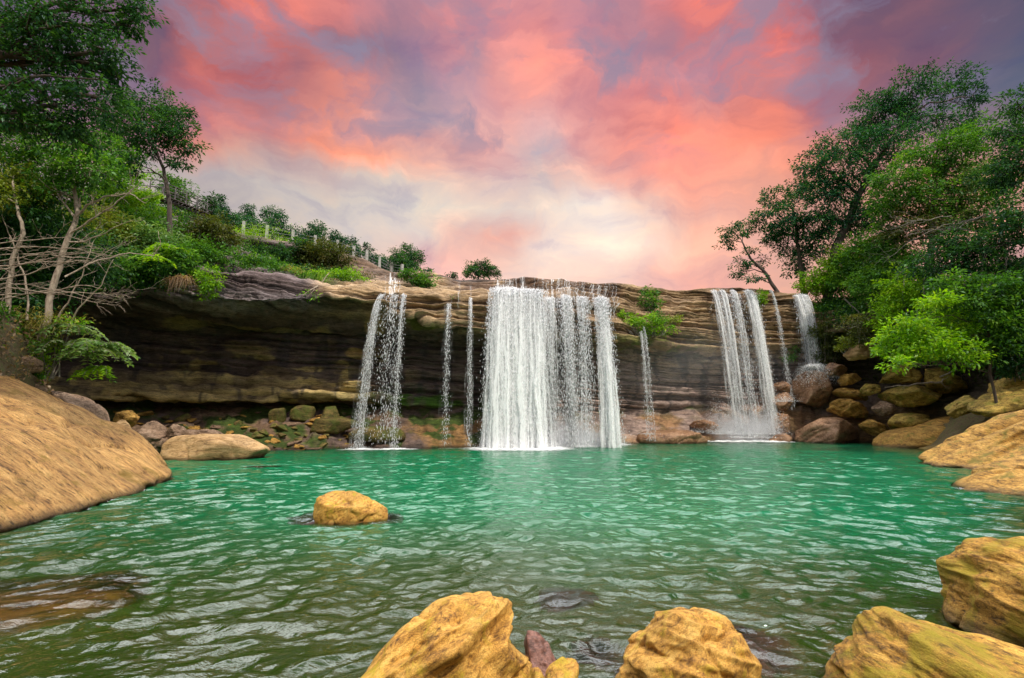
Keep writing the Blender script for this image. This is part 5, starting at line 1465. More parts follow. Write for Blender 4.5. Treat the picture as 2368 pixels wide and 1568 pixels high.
# --- far hill behind the fence
Fh = 'trees on the far hill behind the fence'
for lab, tr_, cls, pal in [
    ('small pointed dark tree on the far hill nearest the footbridge', [(508, 492), (510, 470)], [(506, 476, 12, 9), (510, 462, 7, 9)], 'teal'),
    ('small dark palm-like tree on the far hill above the first fence post', [(572, 510), (572, 488)], [(572, 484, 13, 7), (572, 498, 16, 8)], 'teal'),
    ('flat-topped umbrella-like dark tree on the far hill above the second fence post', [(634, 530), (634, 510)], [(632, 490, 22, 7), (618, 500, 14, 5), (650, 505, 16, 6), (636, 514, 18, 7)], 'teal'),
    ('flat spreading dark tree on the far hill above the fourth fence post', [(733, 560), (733, 538)], [(734, 524, 18, 6), (722, 532, 12, 5), (746, 534, 12, 5), (734, 542, 12, 6)], 'teal'),
    ('dark rounded tree on the far hill left of the leaning pair', [(778, 575), (778, 552)], [(776, 548, 18, 8), (784, 560, 16, 9)], 'teal'),
    ('small dark leaning tree on the far hill', [(816, 590), (812, 566)], [(810, 556, 12, 8), (820, 570, 12, 8)], 'teal'),
    ('tiny round dark tree on the far hill left of the big round tree', [(852, 598), (850, 580)], [(851, 574, 11, 8), (846, 583, 8, 5)], 'teal'),
    ('big round dark-green tree standing at the end of the fence', [(942, 640, 50), (940, 605, 50)], [(938, 588, 28, 20), (955, 600, 24, 18), (925, 604, 18, 16), (945, 618, 28, 12)], 'dark'),
    ('broad round dark-green tree on the rim left of the main fall', [(1108, 660, 50), (1108, 632, 50)], [(1092, 628, 22, 14), (1120, 622, 26, 16), (1140, 634, 14, 8), (1104, 614, 16, 9)], 'dark')]:
    tree('far_tree', lab, tr_, 66 if len(tr_[0]) < 3 else 50, cls, pal, leaf_px=4.2, layers=3.2, r0=0.16, group=Fh, root=False, twigs=3)
for lab, Y, cls in [
    ('dark green scrub on the far hill behind the first two fence posts', 62, [(540, 515, 40, 16), (590, 525, 40, 16), (510, 500, 30, 14)]),
    ('dark green scrub on the far hill behind the third and fourth fence posts', 64, [(650, 538, 40, 14), (705, 548, 36, 12)]),
    ('dark green scrub on the far hill behind the lower fence posts', 66, [(760, 570, 36, 13), (815, 585, 30, 13), (865, 605, 24, 12)]),
    ('low scrub between the last fence posts and the big round tree', 55, [(895, 612, 22, 13), (915, 622, 18, 10)]),
    ('tiny bush and twigs on the rim between the two round trees', 44, [(1046, 637, 10, 6), (990, 628, 9, 5)])]:
    shrub('far_scrub', lab, Y, cls, 'teal', 4.2, 3.2, group='scrub on the far hill')
grass_tuft('grass_tuft', 'bright grass verge at the foot of the first fence posts', 590, 540, 40.6, 'lime', 900, 0.5, 1.3, 0.5)
# --- right bank
tree('leaning_tree', 'small sparse dark tree leaning left over the right end of the falls', [(1798, 672, 43.6), (1770, 632, 43.6), (1735, 598, 43.6), (1716, 560, 43.6)], 43.6,
     [(1692, 532, 30, 16), (1680, 560, 20, 15), (1728, 526, 24, 18), (1712, 612, 22, 14), (1742, 640, 24, 7), (1704, 632, 14, 7), (1760, 606, 10, 12), (1738, 580, 12, 8)], 'teal', leaf_px=5.5, layers=1.7, r0=0.17, twigs=6)
tree('upright_tree', 'upright dark tree with two close trunks right behind the leaning one', [(1862, 672, 44.5), (1852, 620, 44.5), (1842, 560, 44.5), (1832, 480, 44.5)], 44.5,
     [(1795, 458, 36, 20), (1800, 500, 44, 34), (1825, 548, 48, 36), (1850, 440, 36, 22), (1858, 598, 34, 24), (1895, 560, 36, 34), (1840, 625, 24, 14), (1790, 545, 26, 20)], 'teal', leaf_px=6, layers=2.2, r0=0.26, twigs=6)
tree('large_tree', 'largest dark tree with a high arching crown against the sky beside the lime trees', [(1912, 680, 43), (1932, 570, 43), (1985, 450, 43), (2045, 345, 43), (2110, 260, 43)], 43,
     [(1885, 385, 44, 34), (1905, 450, 52, 44), (1950, 330, 52, 42), (1975, 410, 60, 46), (2035, 255, 58, 42), (2108, 205, 70, 26), (2188, 196, 62, 22), (2246, 226, 24, 28), (2060, 330, 66, 40), (2128, 275, 60, 28),
      (2215, 285, 50, 26), (1955, 510, 50, 40), (2010, 490, 46, 40), (1890, 500, 36, 26), (2060, 240, 40, 20), (2010, 300, 40, 30)], 'teal', leaf_px=6.5, layers=2.0, r0=0.42, twigs=7)
tree('green_tree', 'fresh green tree with pale leaf tips standing in front of the largest dark tree', [(2150, 730, 35), (2150, 600, 35), (2155, 480, 35), (2190, 390, 35)], 35,
     [(2062, 420, 44, 40), (2135, 370, 54, 40), (2205, 345, 54, 42), (2256, 312, 34, 34), (2050, 490, 36, 36), (2135, 450, 66, 44), (2215, 430, 66, 46, 35, 'silver'), (2280, 400, 40, 50), (2040, 555, 40, 24), (2110, 520, 60, 36, 35, 'olive'), (2200, 510, 60, 36, 35, 'silver'), (2272, 490, 50, 44)],
     'mid', leaf_px=7, layers=2.5, r0=0.26, bark='bark_grey')
tree('dark_tree', 'tall dark tree cut off by the edge of the photo behind the lime tree', [(2440, 900, 28), (2420, 600, 28), (2400, 350, 28)], 28,
     [(2350, 235, 36, 26), (2330, 300, 42, 36), (2365, 380, 56, 50), (2310, 395, 40, 44), (2375, 490, 56, 54), (2330, 560, 66, 46), (2350, 640, 60, 46), (2430, 300, 60, 90)], 'dark', leaf_px=8, layers=2.2, r0=0.32)
tree('lime_tree', 'low spreading tree with brilliant lime-green leaves over the shaded shore boulders', [(2300, 900, 27), (2288, 780, 27), (2262, 700, 26.8), (2225, 655, 26.5)], 26.5,
     [(2100, 772, 66, 15), (2056, 806, 42, 12), (2178, 738, 72, 17), (2232, 690, 64, 17, 26.5, 'mid'), (2155, 782, 66, 15), (2240, 762, 56, 16), (2285, 718, 50, 18, 26.5, 'mid'), (2290, 655, 50, 20, 26.5, 'mid'),
      (2335, 690, 44, 24, 26.5, 'mid'), (2210, 815, 56, 14), (2118, 826, 46, 10), (2150, 700, 44, 14), (2070, 838, 24, 7), (2320, 760, 44, 24, 26.5, 'mid'), (2200, 660, 46, 16, 27, 'mid'), (2290, 810, 40, 16, 26.5, 'mid'), (2108, 742, 34, 12)],
     'lime', leaf_px=8.5, layers=3.4, r0=0.075, bark='bark_dark', leafmat='leaf_soft')
twiggy('bare_branches', 'grey tangle of bare hanging twigs across the middle of the right-hand trees', [
    [(2360, 505, 30), (2270, 500, 30.5), (2180, 520, 31), (2100, 560, 31.5), (2040, 610, 32)], [(2367, 530, 30), (2250, 535, 30.5), (2150, 530, 31), (2090, 545, 31.5)], [(2320, 480, 30), (2240, 510, 30.5), (2150, 560, 31), (2070, 640, 31.5)],
    [(2340, 555, 30), (2230, 560, 30.5), (2160, 590, 31)], [(2200, 500, 31), (2120, 510, 31.5), (2060, 530, 32)]], 31, 'bark_grey', r=0.035, sub=12, lean=(-.4, 0, -.15), length=1.5)
Rb = 'bushes on the right bank'
for lab, Y, cls, pal, px, ly in [
    ('pale fresh bush on the rim just behind the last smooth fall', 43, [(1905, 645, 44, 26), (1945, 615, 44, 36), (1880, 662, 30, 12), (1985, 640, 40, 30)], 'lime', 5.5, 3.0),
    ('light green bush under the largest dark tree', 41, [(1995, 600, 50, 40), (1970, 655, 50, 22), (2030, 570, 44, 34), (2070, 600, 44, 34)], 'mid', 6, 3.2),
    ('grey-green bush over the dark recess right of the falls', 37, [(2060, 625, 60, 36), (2020, 665, 54, 28)], 'mid', 6, 3),
    ('deep green bush above the dark recess, nearer the lime tree', 34.5, [(2110, 660, 54, 34), (2080, 700, 46, 26), (2130, 710, 50, 28), (2060, 745, 34, 22)], 'lime', 6.5, 2.8),
    ('shaded green thicket behind the lime tree', 30, [(2170, 610, 60, 36), (2250, 590, 60, 36), (2200, 560, 50, 26)], 'dark', 7.5, 2.4),
    ('dark thicket at the edge of the photo behind the lime tree', 27.5, [(2340, 740, 50, 50), (2360, 680, 50, 50), (2320, 800, 46, 34), (2360, 840, 40, 30)], 'dark', 8, 2.4),
    ('olive bush hanging on the cliff right of the last smooth fall', 40.6, [(1905, 770, 22, 28), (1925, 800, 24, 24), (1900, 820, 14, 18), (1940, 760, 20, 16)], 'olive', 5.5, 2.2),
    ('small fresh bush beside the boulder with the spray dome', 41.3, [(1826, 826, 9, 12), (1836, 812, 6, 6)], 'mid', 5, 2.0),
    ('brownish scrub growing at the mouth of the dark recess', 36, [(2000, 770, 34, 18), (2040, 755, 34, 16), (1975, 745, 30, 16)], 'olive', 6, 1.5),
    ('dull green scrub along the foot of the dark recess', 37.5, [(1968, 790, 24, 10), (1950, 805, 16, 8)], 'yellow', 5.5, 1.6)]:
    shrub('bank_bush', lab, Y, cls, pal, px, ly, group=Rb)
twiggy('hanging_root', 'bare root hanging in the dark recess right of the falls', [[(1950, 690, 38), (1985, 720, 37.5), (1995, 760, 37.2)]], 36, 'bark_grey', r=0.05, sub=6, length=1.2, cat='root', group='roots in the dark recess')
twiggy('hanging_root', 'bare root hanging in the dark recess right of the falls', [[(2000, 700, 37), (2040, 735, 36.6), (2030, 785, 36.4)]], 36, 'bark_grey', r=0.05, sub=6, length=1.2, cat='root', group='roots in the dark recess')
twiggy('hanging_root', 'bare root hanging in the dark recess right of the falls', [[(2090, 640, 34.5), (2095, 720, 34.3), (2110, 800, 34.2)]], 36, 'bark_grey', r=0.05, sub=6, length=1.2, cat='root', group='roots in the dark recess')
twiggy('hanging_root', 'bare root hanging in the dark recess right of the falls', [[(2140, 640, 33), (2120, 720, 33), (2125, 760, 33)]], 36, 'bark_grey', r=0.05, sub=6, length=1.2, cat='root', group='roots in the dark recess')
twiggy('hanging_root', 'bare root hanging in the dark recess right of the falls', [[(1960, 760, 37.5), (2010, 745, 37), (2060, 740, 36.5)]], 36, 'bark_grey', r=0.05, sub=6, length=1.2, cat='root', group='roots in the dark recess')
twiggy('sapling', 'thin pale trunk in the middle of the dark wood above the lime tree', [[(2272, 700, 28.5), (2268, 640, 28.5), (2276, 560, 28.5)]], 28, 'bark_grey', r=0.045, sub=3, length=0.8, cat='sapling')
twiggy('sapling', 'thin pale trunk in the dark wood nearest the edge of the photo', [[(2330, 680, 28), (2326, 600, 28), (2335, 540, 28)]], 28, 'bark_grey', r=0.045, sub=3, length=0.8, cat='sapling')
twiggy('sapling', 'thin pale trunk in the dark wood nearest the falls', [[(2180, 700, 31), (2178, 640, 31), (2170, 590, 31)]], 28, 'bark_grey', r=0.045, sub=3, length=0.8, cat='sapling')
twiggy('driftwood', 'white driftwood branch with a ragged root end lying on the large olive boulder', [[(2176, 884, 34.0), (2140, 886, 34.1), (2100, 893, 34.3), (2045, 896, 34.5)], [(2176, 884, 34), (2184, 894, 34)], [(2174, 884, 34), (2182, 876, 34)]], 34, 'bark_pale', r=0.085, sub=3, length=0.4, cat='driftwood')
twiggy('dead_stick', 'broken dead stick slanting under the lime tree above the driftwood', [[(2172, 872, 33.5), (2212, 855, 33), (2180, 832, 32.5), (2145, 815, 32)]], 33, 'bark_grey', r=0.05, sub=2, length=0.5, cat='stick')


# --- ground cover on the hillside and the wood floor
def cover(name, label, boxes, pal, size, n):
    parts = []
    for (u0, u1, r0_, r1_, k, pl) in boxes:
        u = PR.uniform(u0, u1, k); r = PR.uniform(r0_, r1_, k)
        p = np.array([cliff_pt(a, b) for a, b in zip(u, r)])
        keep = fbm(p * np.array([.5, .5, .5]), 3, 91) > -0.12
        p = p[keep]
        q = np.repeat(p, n, 0) + PR.normal(size=(len(p) * n, 3)) * np.array([.28, .28, .16]) + np.array([0, 0, .12])
        dirs = PR.normal(size=(len(q), 3)) + np.array([0, -.3, .35])
        parts.append(leaves(q, dirs, size, pl, 0.4, tone=np.repeat(PR.normal(1.3, .8, len(p)), n)))
    V_, F_, co = join(parts)
    tag(link(name, mesh_np(name, V_, F_, co), M['leaf'], smooth=False), label, 'undergrowth', kind='stuff')


cover('undergrowth', 'leafy undergrowth spilling over the left hillside above the cave', [(-350, 520, 2.6, 6.3, 5200, 'mid'), (-350, 420, 5.5, 6.9, 2500, 'mid'), (-350, 450, 2.2, 6.8, 5000, 'dark'), (-300, 430, 3, 6.4, 1200, 'yellow'), (470, 740, 3.6, 5.6, 1100, 'mid'), (540, 780, 3.9, 5.2, 700, 'dark'), (540, 760, 2.3, 3.0, 420, 'lime'), (700, 860, 4.0, 4.9, 260, 'olive')], 'mid', 0.17, 9)
cover('undergrowth', 'leafy undergrowth on the shaded right bank under the trees', [(1900, 2700, 2.4, 6.9, 4200, 'dark'), (1880, 2300, 2.4, 6.4, 2200, 'mid'), (1900, 2500, 7.5, 11, 700, 'olive')], 'dark', 0.2, 9)

bk = []
k = 0
bx, by = PR.uniform(-30, -13, 16000), PR.uniform(9, 24, 16000)
bz = ground_h(bx, by); kk = bz > 1.0
bp_ = np.stack([bx, by, bz], -1)[kk]
far_ = fbm(bp_ * 0.5, 3, 17)
q = np.repeat(bp_, 4, 0) + PR.normal(size=(len(bp_) * 4, 3)) * 0.12 + np.array([0, 0, .06])
dd = PR.normal(size=(len(q), 3)) + np.array([0, 0, .1])
sel = np.repeat(far_ + PR.normal(0, .15, len(bp_)) > 0.02, 4)
bk.append(leaves(q[~sel], dd[~sel], 0.12, 'dry', 0.5)); bk.append(leaves(q[sel], dd[sel], 0.15, 'mid', 0.45))
V_, F_, co = join(bk)
tag(link('leaf_litter', mesh_np('leaf_litter', V_, F_, co), M['leaf'], smooth=False), 'dry leaf litter and low weeds on the bank around the pale trees', 'leaf litter', kind='stuff')

# ----------------------------------------------------------------- fence and footbridge
posts = [559, 614, 674, 726, 779, 817, 846, 876, 903, 927]
hts = [1.15, 1.15, 1.08, 1.0, 1.0, 0.95, 1.0, 1.05, 1.0, 0.8]
base = [cliff_pt(u, 2.96) for u in posts]
fe = empty('fence', base[0], 'wire fence of weathered concrete posts along the terrace above the cave', 'fence')
tops = []
for i, (b, h) in enumerate(zip(base, hts)):
    ax = (base[min(i + 1, len(base) - 1)] - base[max(i - 1, 0)]) * np.array([1, 1, 0])
    mb = MB(); ln = PR.normal(0, .03)
    mb.box(b + np.array([0, 0, h * .5 - .2]), ax, 0.13, 0.12, h * .5 + .2, 0.86)
    mb.box(b + np.array([0, 0, h + .012]), ax, 0.105, 0.095, 0.02)
    mb.build('post', M['concrete'], fe, smooth=False)
    tops.append(b)
for k, f_ in enumerate((0.3, 0.6, 0.88)):
    mb = MB()
    for i in range(len(base) - 1):
        a = base[i] + np.array([0, 0, hts[i] * f_]); b = base[i + 1] + np.array([0, 0, hts[i + 1] * f_])
        t = np.linspace(0, 1, 8)[:, None]
        mb.tube(a + (b - a) * t - np.array([0, 0, .05]) * np.sin(t * PI), 0.012, 4)
    mb.build('wire', M['wire'], fe)

a = eye(288, 452, 37.5); b = eye(378, 459, 39); c = eye(478, 500, 41.5)
br = empty('footbridge', a, 'dark sloping footbridge with iron railings half hidden by trees on the hillside', 'footbridge')
mb = MB()
for p, q in ((a, b), (b, c)):
    L_ = np.linalg.norm(q - p); n = int(L_ / 0.24)
    for i in range(n):
        t = (i + .5) / n; mb.box(p + (q - p) * t, (q - p) * np.array([1, 1, 0.0]) , 0.105, 0.75, 0.035)
mb.build('deck', M['plank'], br, smooth=False)
mb = MB()
for off in (-.6, .6):
    for p, q in ((a, b), (b, c)):
        o_ = np.array([0, off, -.16])
        mb.tube(np.linspace(p + o_, q + o_, 6), 0.10, 6)
mb.build('beam', M['plank'], br, smooth=False)
for (p, q, n) in ((a, b, 3), (b, c, 4)):
    for i in range(n):
        for off in (-.7, .7):
            t = i / n + .12; w_ = p + (q - p) * t + np.array([0, off, 0])
            mb = MB(); mb.tube(np.array([w_, w_ + [0, 0, .6], w_ + [0, 0, 1.25]]), 0.045, 6); mb.build('railing_post', M['iron'], br)
for off in (-.7, .7):
    for h in (0.65, 1.22):
        mb = MB(); o_ = np.array([0, off, h])
        mb.tube(np.concatenate([np.linspace(a + o_, b + o_, 5), np.linspace(b + o_, c + o_, 6)[1:]]), 0.035, 6)
        mb.build('rail', M['iron'], br)
for (x, y, Y) in ((403, 470, 39.6), (322, 462, 38), (452, 494, 40.8)):
    p = eye(x, y, Y); g_ = min(drop(p[0], p[1], p[2] - .1), p[2] - 0.6)
    mb = MB(); h = (p[2] - .1 - g_ + .3) / 2
    mb.box(np.array([p[0], p[1], p[2] - .12 - h]), (1, 0.2, 0), .2, .2, h); mb.build('pillar', M['concrete'], br, smooth=False)


# ----------------------------------------------------------------- sky
def srgb(h):
    c = [int(h[i:i + 2], 16) / 255 for i in (0, 2, 4)]
    return np.array([x / 12.92 if x < 0.04045 else ((x + 0.055) / 1.055) ** 2.4 for x in c])


SKY = {
    -90: [(0, '5a5470'), (400, '6a5a74'), (600, 'c07078'), (800, 'a07a90'), (1000, 'a88296'), (1200, 'c08c9c'), (1400, 'a0809a'), (1600, 'c8747c'), (1800, 'a06078'), (2000, '665672'), (2367, '4c5470')],
    0: [(0, '5f5570'), (400, '6e5a72'), (500, 'b0606a'), (600, 'ec6f60'), (700, 'd9706a'), (800, 'd08088'), (880, 'a87a8e'), (1000, 'b07a8c'), (1200, 'cc8490'), (1320, 'd08894'), (1400, 'a87a90'), (1500, 'b47888'), (1600, 'f0706a'), (1750, 'e46c68'), (1830, '8c5874'), (2000, '6a5570'), (2080, '80586c'), (2200, '5a5570'), (2367, '505570')],
    80: [(0, '5f5570'), (300, '6e5a72'), (400, '7c5c70'), (470, 'c8645e'), (520, 'ee6a5a'), (600, 'd0686a'), (700, 'a56b78'), (800, '8b6f86'), (850, '786c86'), (950, '9a7f98'), (1020, 'd4868e'), (1100, 'b8849a'), (1150, 'd98a94'), (1250, 'ee8c88'), (1350, 'c8889a'), (1450, '9a7d98'), (1520, '8c7c96'), (1600, 'd0767c'), (1680, 'ec7470'), (1770, 'e06c6c'), (1840, '7c5a75'), (2000, '735870'), (2200, '6c5a72'), (2367, '5c5a75')],
    160: [(0, '625a74'), (350, '7a6078'), (450, 'c0646a'), (560, 'c46c70'), (640, '986878'), (720, 'd07674'), (790, 'ee8470'), (850, 'b08090'), (930, '7c7690'), (1020, 'a888a0'), (1080, 'f08c84'), (1120, '9088a0'), (1200, 'ee938c'), (1300, 'f68a80'), (1400, 'f08684'), (1450, 'e08890'), (1520, 'a08098'), (1620, 'b4849a'), (1720, 'd4747c'), (1830, 'f06c60'), (1880, 'b06472'), (2000, '965a6a'), (2150, '7c5a70'), (2300, '56607a'), (2367, '50607a')],
    240: [(0, '6c5e76'), (350, '90687a'), (450, 'a8687a'), (600, 'b47078'), (700, 'c87a7a'), (800, 'e88474'), (880, 'b898a6'), (960, '8c88a0'), (1040, 'a898ac'), (1120, 'd8a0a8'), (1200, 'ee9c98'), (1300, 'f09a96'), (1360, 'b898a8'), (1430, 'f08e88'), (1520, 'fa8278'), (1620, 'cc8a92'), (1720, 'e88278'), (1820, 'f07a6c'), (1900, 'a87083'), (2050, '806a80'), (2200, '686880'), (2367, '5c647c')],
    305: [(0, '8a7080'), (430, 'c07880'), (550, 'e0807a'), (650, 'b07480'), (750, 'f08a74'), (830, 'cc9090'), (920, 'd8a4a4'), (1000, 'b8a2ac'), (1080, 'e4a8a6'), (1160, 'f0aca4'), (1250, 'bcaab6'), (1340, 'f4a098'), (1440, 'f69086'), (1540, 'fc7c70'), (1640, 'f88878'), (1740, 'fa7c68'), (1840, 'ee7c6c'), (1950, 'a07888'), (2100, '847484')],
    340: [(0, '907884'), (430, 'd08078'), (520, 'f08468'), (620, 'e8806c'), (720, 'f08470'), (820, 'f88c76'), (920, 'f49a8a'), (1020, 'f0a496'), (1120, 'f4a8a0'), (1200, 'd8b0b0'), (1260, 'bcb0ba'), (1340, 'eea29c'), (1440, 'f89488'), (1540, 'fc8276'), (1640, 'fa8c7c'), (1740, 'f68c78'), (1850, 'ee7e6c'), (1950, 'b08088')],
    370: [(0, '9c9094'), (430, 'b0a4a6'), (600, 'c0a8a4'), (700, 'dca090'), (800, 'f09880'), (900, 'f0a08e'), (1000, 'eeaa9c'), (1100, 'f0a89e'), (1180, 'e4aeaa'), (1240, 'c0b4b8'), (1310, 'e0aaa6'), (1400, 'f89c90'), (1500, 'fc8a7e'), (1600, 'fa8c7e'), (1700, 'ee9a88'), (1800, 'f0907c'), (1900, 'c88880')],
    410: [(0, 'a49c9c'), (430, 'beb2ae'), (600, 'c8bdb6'), (800, 'd0c4bc'), (900, 'd8c6bc'), (1000, 'dec4ba'), (1100, 'e6bcb2'), (1180, 'dcb8b4'), (1240, 'ccbcba'), (1310, 'deb4ae'), (1400, 'f0a69a'), (1500, 'fa9286'), (1600, 'f88e80'), (1700, 'e8a08e'), (1800, 'f09480'), (1900, 'd09084')],
    480: [(0, 'aaa2a0'), (450, 'b8aeaa'), (600, 'c8bdb6'), (800, 'd2c8c0'), (1000, 'e0d6ca'), (1160, 'e4d8cc'), (1220, 'dccdc6'), (1300, 'f2e4d6'), (1400, 'fae6d8'), (1500, 'ecc4b4'), (1600, 'f4ac9c'), (1700, 'f0a494'), (1850, 'd89888')],
    545: [(0, 'b0a8a4'), (600, 'c8bcb6'), (800, 'd8ccc6'), (960, 'e4d2c8'), (1040, 'e6beb4'), (1120, 'e8a69c'), (1190, 'e8a89e'), (1260, 'f0d6ca'), (1400, 'fbeadc'), (1500, 'f8dccd'), (1600, 'f0baa8'), (1700, 'eeb0a0'), (1850, 'dca090')],
    590: [(0, 'b4aca8'), (700, 'ccbcb8'), (850, 'd8c4bc'), (940, 'e2b8b4'), (1000, 'ecaca8'), (1060, 'e8b8b0'), (1140, 'e2b6ac'), (1240, 'f2dacf'), (1400, 'fbe8dc'), (1500, 'f8d8ca'), (1600, 'f2b6a6'), (1700, 'f0b0a0'), (1850, 'dca496')],
    640: [(0, 'b8b0aa'), (800, 'd8c4c0'), (900, 'e4bcba'), (1000, 'eab0b0'), (1100, 'eac4bc'), (1200, 'eed4ca'), (1400, 'f2cec2'), (1500, 'f4b6aa'), (1600, 'f4a89c'), (1700, 'f2ac9c'), (1850, 'e0a898')],
}
ys = np.array(sorted(SKY), float)


def sky_at(x, y):
    cols = []
    for k in sorted(SKY):
        xs = [a for a, _ in SKY[k]]; cs = np.array([srgb(c) for _, c in SKY[k]])
        cols.append([np.interp(x, xs, cs[:, i]) for i in range(3)])
    cols = np.array(cols)
    return [float(np.interp(y, ys, cols[:, i])) for i in range(3)]


w = bpy.data.worlds.new('World'); bpy.context.scene.world = w; w.use_nodes = True
nt = w.node_tree; nt.nodes.clear()
wout = nt.nodes.new('ShaderNodeOutputWorld')
tc = N(nt, 'ShaderNodeTexCoord'); dvec = tc.outputs['Generated']
# wisps: warp the direction before looking the colour up
wn = noise_tex(nt, dvec, 5.5, 5, 0.55, 0.8)
wsub = N(nt, 'ShaderNodeVectorMath', operation='SUBTRACT'); L(nt, wn.outputs['Color'], wsub.inputs[0]); wsub.inputs[1].default_value = (0.5, 0.5, 0.5)
wsc = N(nt, 'ShaderNodeVectorMath', operation='MULTIPLY'); L(nt, wsub.outputs[0], wsc.inputs[0]); wsc.inputs[1].default_value = (0.12, 0.12, 0.065)
wad = N(nt, 'ShaderNodeVectorMath', operation='ADD'); L(nt, dvec, wad.inputs[0]); L(nt, wsc.outputs[0], wad.inputs[1])
wn2 = noise_tex(nt, wad.outputs[0], 16, 7, 0.64, 0.8)
ws2 = N(nt, 'ShaderNodeVectorMath', operation='SUBTRACT'); L(nt, wn2.outputs['Color'], ws2.inputs[0]); ws2.inputs[1].default_value = (0.5, 0.5, 0.5)
wm2 = N(nt, 'ShaderNodeVectorMath', operation='MULTIPLY'); L(nt, ws2.outputs[0], wm2.inputs[0]); wm2.inputs[1].default_value = (0.04, 0.04, 0.02)
wa2 = N(nt, 'ShaderNodeVectorMath', operation='ADD'); L(nt, wad.outputs[0], wa2.inputs[0]); L(nt, wm2.outputs[0], wa2.inputs[1])
nm = N(nt, 'ShaderNodeVectorMath', operation='NORMALIZE'); L(nt, wa2.outputs[0], nm.inputs[0])
sx = N(nt, 'ShaderNodeSeparateXYZ'); L(nt, nm.outputs[0], sx.inputs[0])
az = math_n(nt, 'ARCTAN2', sx.outputs['X'], sx.outputs['Y'])
el = math_n(nt, 'ARCSINE', sx.outputs['Z'])
AZ = R(56)
azn = math_n(nt, 'MULTIPLY_ADD', az, 0.5 / AZ, 0.5, clamp=True)
els = [9, 12.5, 15, 17.5, 20, 22.5, 25, 27, 29, 31, 34, 37, 40, 44]
prev = None
for k, e in enumerate(els):
    st = []
    for i in range(31):
        a = -AZ + 2 * AZ * i / 30
        f_, r_, u_ = math.cos(R(e)) * math.cos(a), math.cos(R(e)) * math.sin(a), math.sin(R(e))
        ff = f_ * cp + u_ * sp; uc = u_ * cp - f_ * sp
        st.append((i / 30, tuple(sky_at(CX + FPX * r_ / ff, CY - FPX * uc / ff))))
    rp = ramp(nt, st, 'LINEAR'); L(nt, azn, rp.inputs[0])
    if prev is None: prev = rp.outputs[0]
    else:
        mr = N(nt, 'ShaderNodeMapRange', clamp=True); L(nt, el, mr.inputs['Value'])
        mr.inputs['From Min'].default_value = R(els[k - 1]); mr.inputs['From Max'].default_value = R(e)
        prev = mixc(nt, mr.outputs[0], prev, rp.outputs[0])
# fine streaks of brighter and greyer cloud
sm = N(nt, 'ShaderNodeMapping'); sm.inputs['Scale'].default_value = (3, 3, 7); L(nt, nm.outputs[0], sm.inputs[0])
sn = noise_tex(nt, sm.outputs[0], 2.2, 8, 0.56, 0.5)
sr = ramp(nt, [(0.30, (0.74, 0.76, 0.92)), (0.47, (0.97, 0.96, 0.99)), (0.55, (1.06, 1.0, 0.97)), (0.70, (1.34, 1.14, 1.02))]); L(nt, sn.outputs['Fac'], sr.inputs[0])
front = mixc(nt, 1.0, prev, sr.outputs[0], 'MULTIPLY')
gm = N(nt, 'ShaderNodeMapping'); gm.inputs['Scale'].default_value = (2.6, 2.6, 4.2); gm.inputs['Location'].default_value = (0.35, 0.2, 1.3); L(nt, nm.outputs[0], gm.inputs[0])
gn = noise_tex(nt, gm.outputs[0], 2.3, 6, 0.58, 0.5)
gr_ = ramp(nt, [(0.49, 0.0), (0.64, 0.74)]); L(nt, gn.outputs['Fac'], gr_.inputs[0])
ge = N(nt, 'ShaderNodeMapRange', clamp=True); L(nt, el, ge.inputs['Value']); ge.inputs['From Min'].default_value = R(24); ge.inputs['From Max'].default_value = R(31)
front = mixc(nt, math_n(nt, 'MULTIPLY', gr_.outputs[0], ge.outputs[0]), front, (0.25, 0.245, 0.36))
hs = N(nt, 'ShaderNodeHueSaturation'); hs.inputs['Hue'].default_value = 0.506; hs.inputs['Saturation'].default_value = 0.95; hs.inputs['Value'].default_value = 1.12; L(nt, front, hs.inputs['Color']); front = hs.outputs[0]
SUN_EL, SUN_AZ = R(57), R(28)        # azimuth measured from -Y towards +X: the sun stands behind the camera
skt = N(nt, 'ShaderNodeTexSky', sky_type='NISHITA', sun_disc=False)
skt.sun_elevation = SUN_EL; skt.sun_rotation = PI - SUN_AZ
day = mixc(nt, 1.0, skt.outputs[0], (0.10, 0.10, 0.10), 'MULTIPLY')
cn = noise_tex(nt, dvec, 2.6, 7, 0.6, 0.6)
cr = ramp(nt, [(0.36, 0.35), (0.58, 1.0)]); L(nt, cn.outputs['Fac'], cr.inputs[0])
day = mixc(nt, cr.outputs[0], day, (0.95, 0.95, 1.0))
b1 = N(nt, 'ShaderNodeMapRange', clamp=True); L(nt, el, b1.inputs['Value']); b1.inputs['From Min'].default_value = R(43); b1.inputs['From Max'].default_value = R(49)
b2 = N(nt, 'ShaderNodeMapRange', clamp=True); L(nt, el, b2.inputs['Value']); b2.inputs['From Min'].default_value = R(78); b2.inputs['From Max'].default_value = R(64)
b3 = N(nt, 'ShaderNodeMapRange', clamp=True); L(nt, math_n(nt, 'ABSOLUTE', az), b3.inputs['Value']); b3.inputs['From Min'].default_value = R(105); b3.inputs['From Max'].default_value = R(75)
bank = math_n(nt, 'MULTIPLY', math_n(nt, 'MULTIPLY', b1.outputs[0], b2.outputs[0]), math_n(nt, 'MULTIPLY', b3.outputs[0], cr.outputs[0]))  # unseen bright cloud band, added high in front for white glints on the water
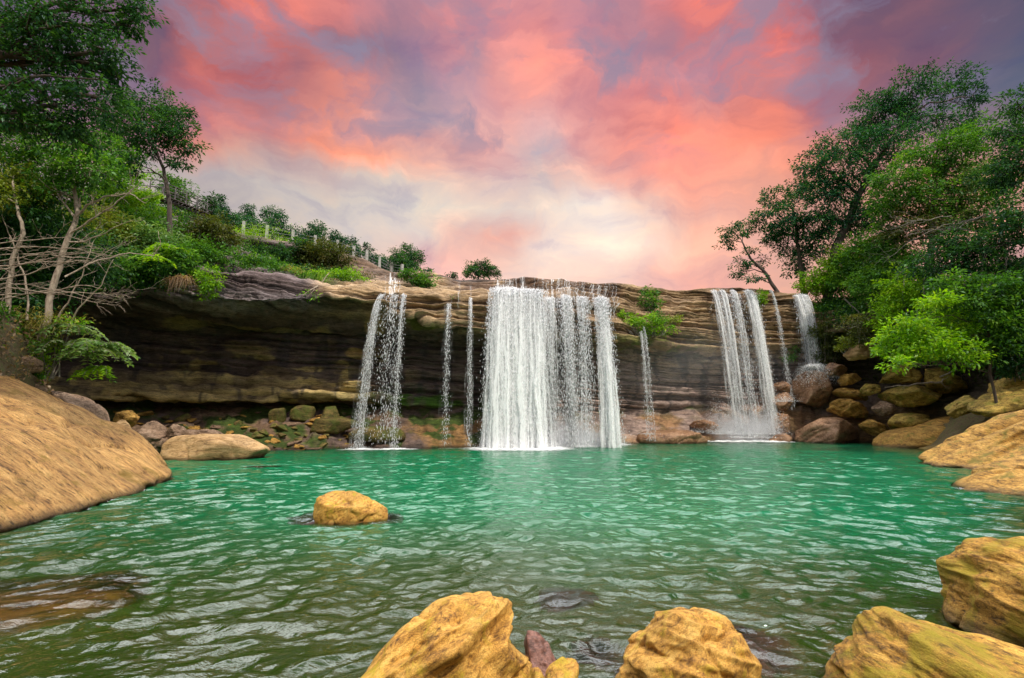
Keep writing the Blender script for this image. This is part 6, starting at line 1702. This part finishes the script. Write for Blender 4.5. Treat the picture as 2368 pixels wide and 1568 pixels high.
day = mixc(nt, bank, day, (9.5, 9.5, 9.6))
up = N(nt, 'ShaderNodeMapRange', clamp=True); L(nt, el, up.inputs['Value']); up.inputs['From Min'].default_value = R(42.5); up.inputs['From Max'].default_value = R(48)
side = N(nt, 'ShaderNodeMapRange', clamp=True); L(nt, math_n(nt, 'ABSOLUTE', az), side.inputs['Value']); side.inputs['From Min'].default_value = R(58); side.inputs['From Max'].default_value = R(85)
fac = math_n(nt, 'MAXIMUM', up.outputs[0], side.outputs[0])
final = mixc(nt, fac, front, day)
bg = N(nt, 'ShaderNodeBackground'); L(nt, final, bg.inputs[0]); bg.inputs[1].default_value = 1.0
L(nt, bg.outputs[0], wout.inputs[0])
w.cycles.sampling_method = 'MANUAL'; w.cycles.sample_map_resolution = 512

sl = bpy.data.lights.new('sun', 'SUN'); sl.energy = 3.7; sl.angle = R(1.5); sl.color = (1.0, 0.94, 0.82)
so = bpy.data.objects.new('sun', sl); C.objects.link(so)
ts = Vector((math.sin(SUN_AZ) * math.cos(SUN_EL), -math.cos(SUN_AZ) * math.cos(SUN_EL), math.sin(SUN_EL)))
so.rotation_euler = ts.to_track_quat('Z', 'Y').to_euler(); so.location = ts * 50

cd = bpy.data.cameras.new('camera'); cam = bpy.data.objects.new('camera', cd); C.objects.link(cam)
cam.location = (0, 0, CAM_Z); cam.rotation_euler = (PI / 2 + PITCH, 0, 0)
cd.sensor_width = 36; cd.lens = 18.0; cd.clip_start = 0.1; cd.clip_end = 3000
sc = bpy.context.scene
sc.camera = cam
sc.render.engine = 'CYCLES'
sc.view_settings.view_transform = 'Standard'; sc.view_settings.look = 'None'; sc.view_settings.exposure = -0.1; sc.view_settings.gamma = 1
cy = sc.cycles
cy.use_denoising = True; cy.max_bounces = 6; cy.diffuse_bounces = 3; cy.glossy_bounces = 3; cy.transparent_max_bounces = 24
cy.volume_bounces = 3; cy.caustics_reflective = False; cy.caustics_refractive = False; cy.sample_clamp_indirect = 6
cy.use_adaptive_sampling = True; cy.adaptive_threshold = 0.02
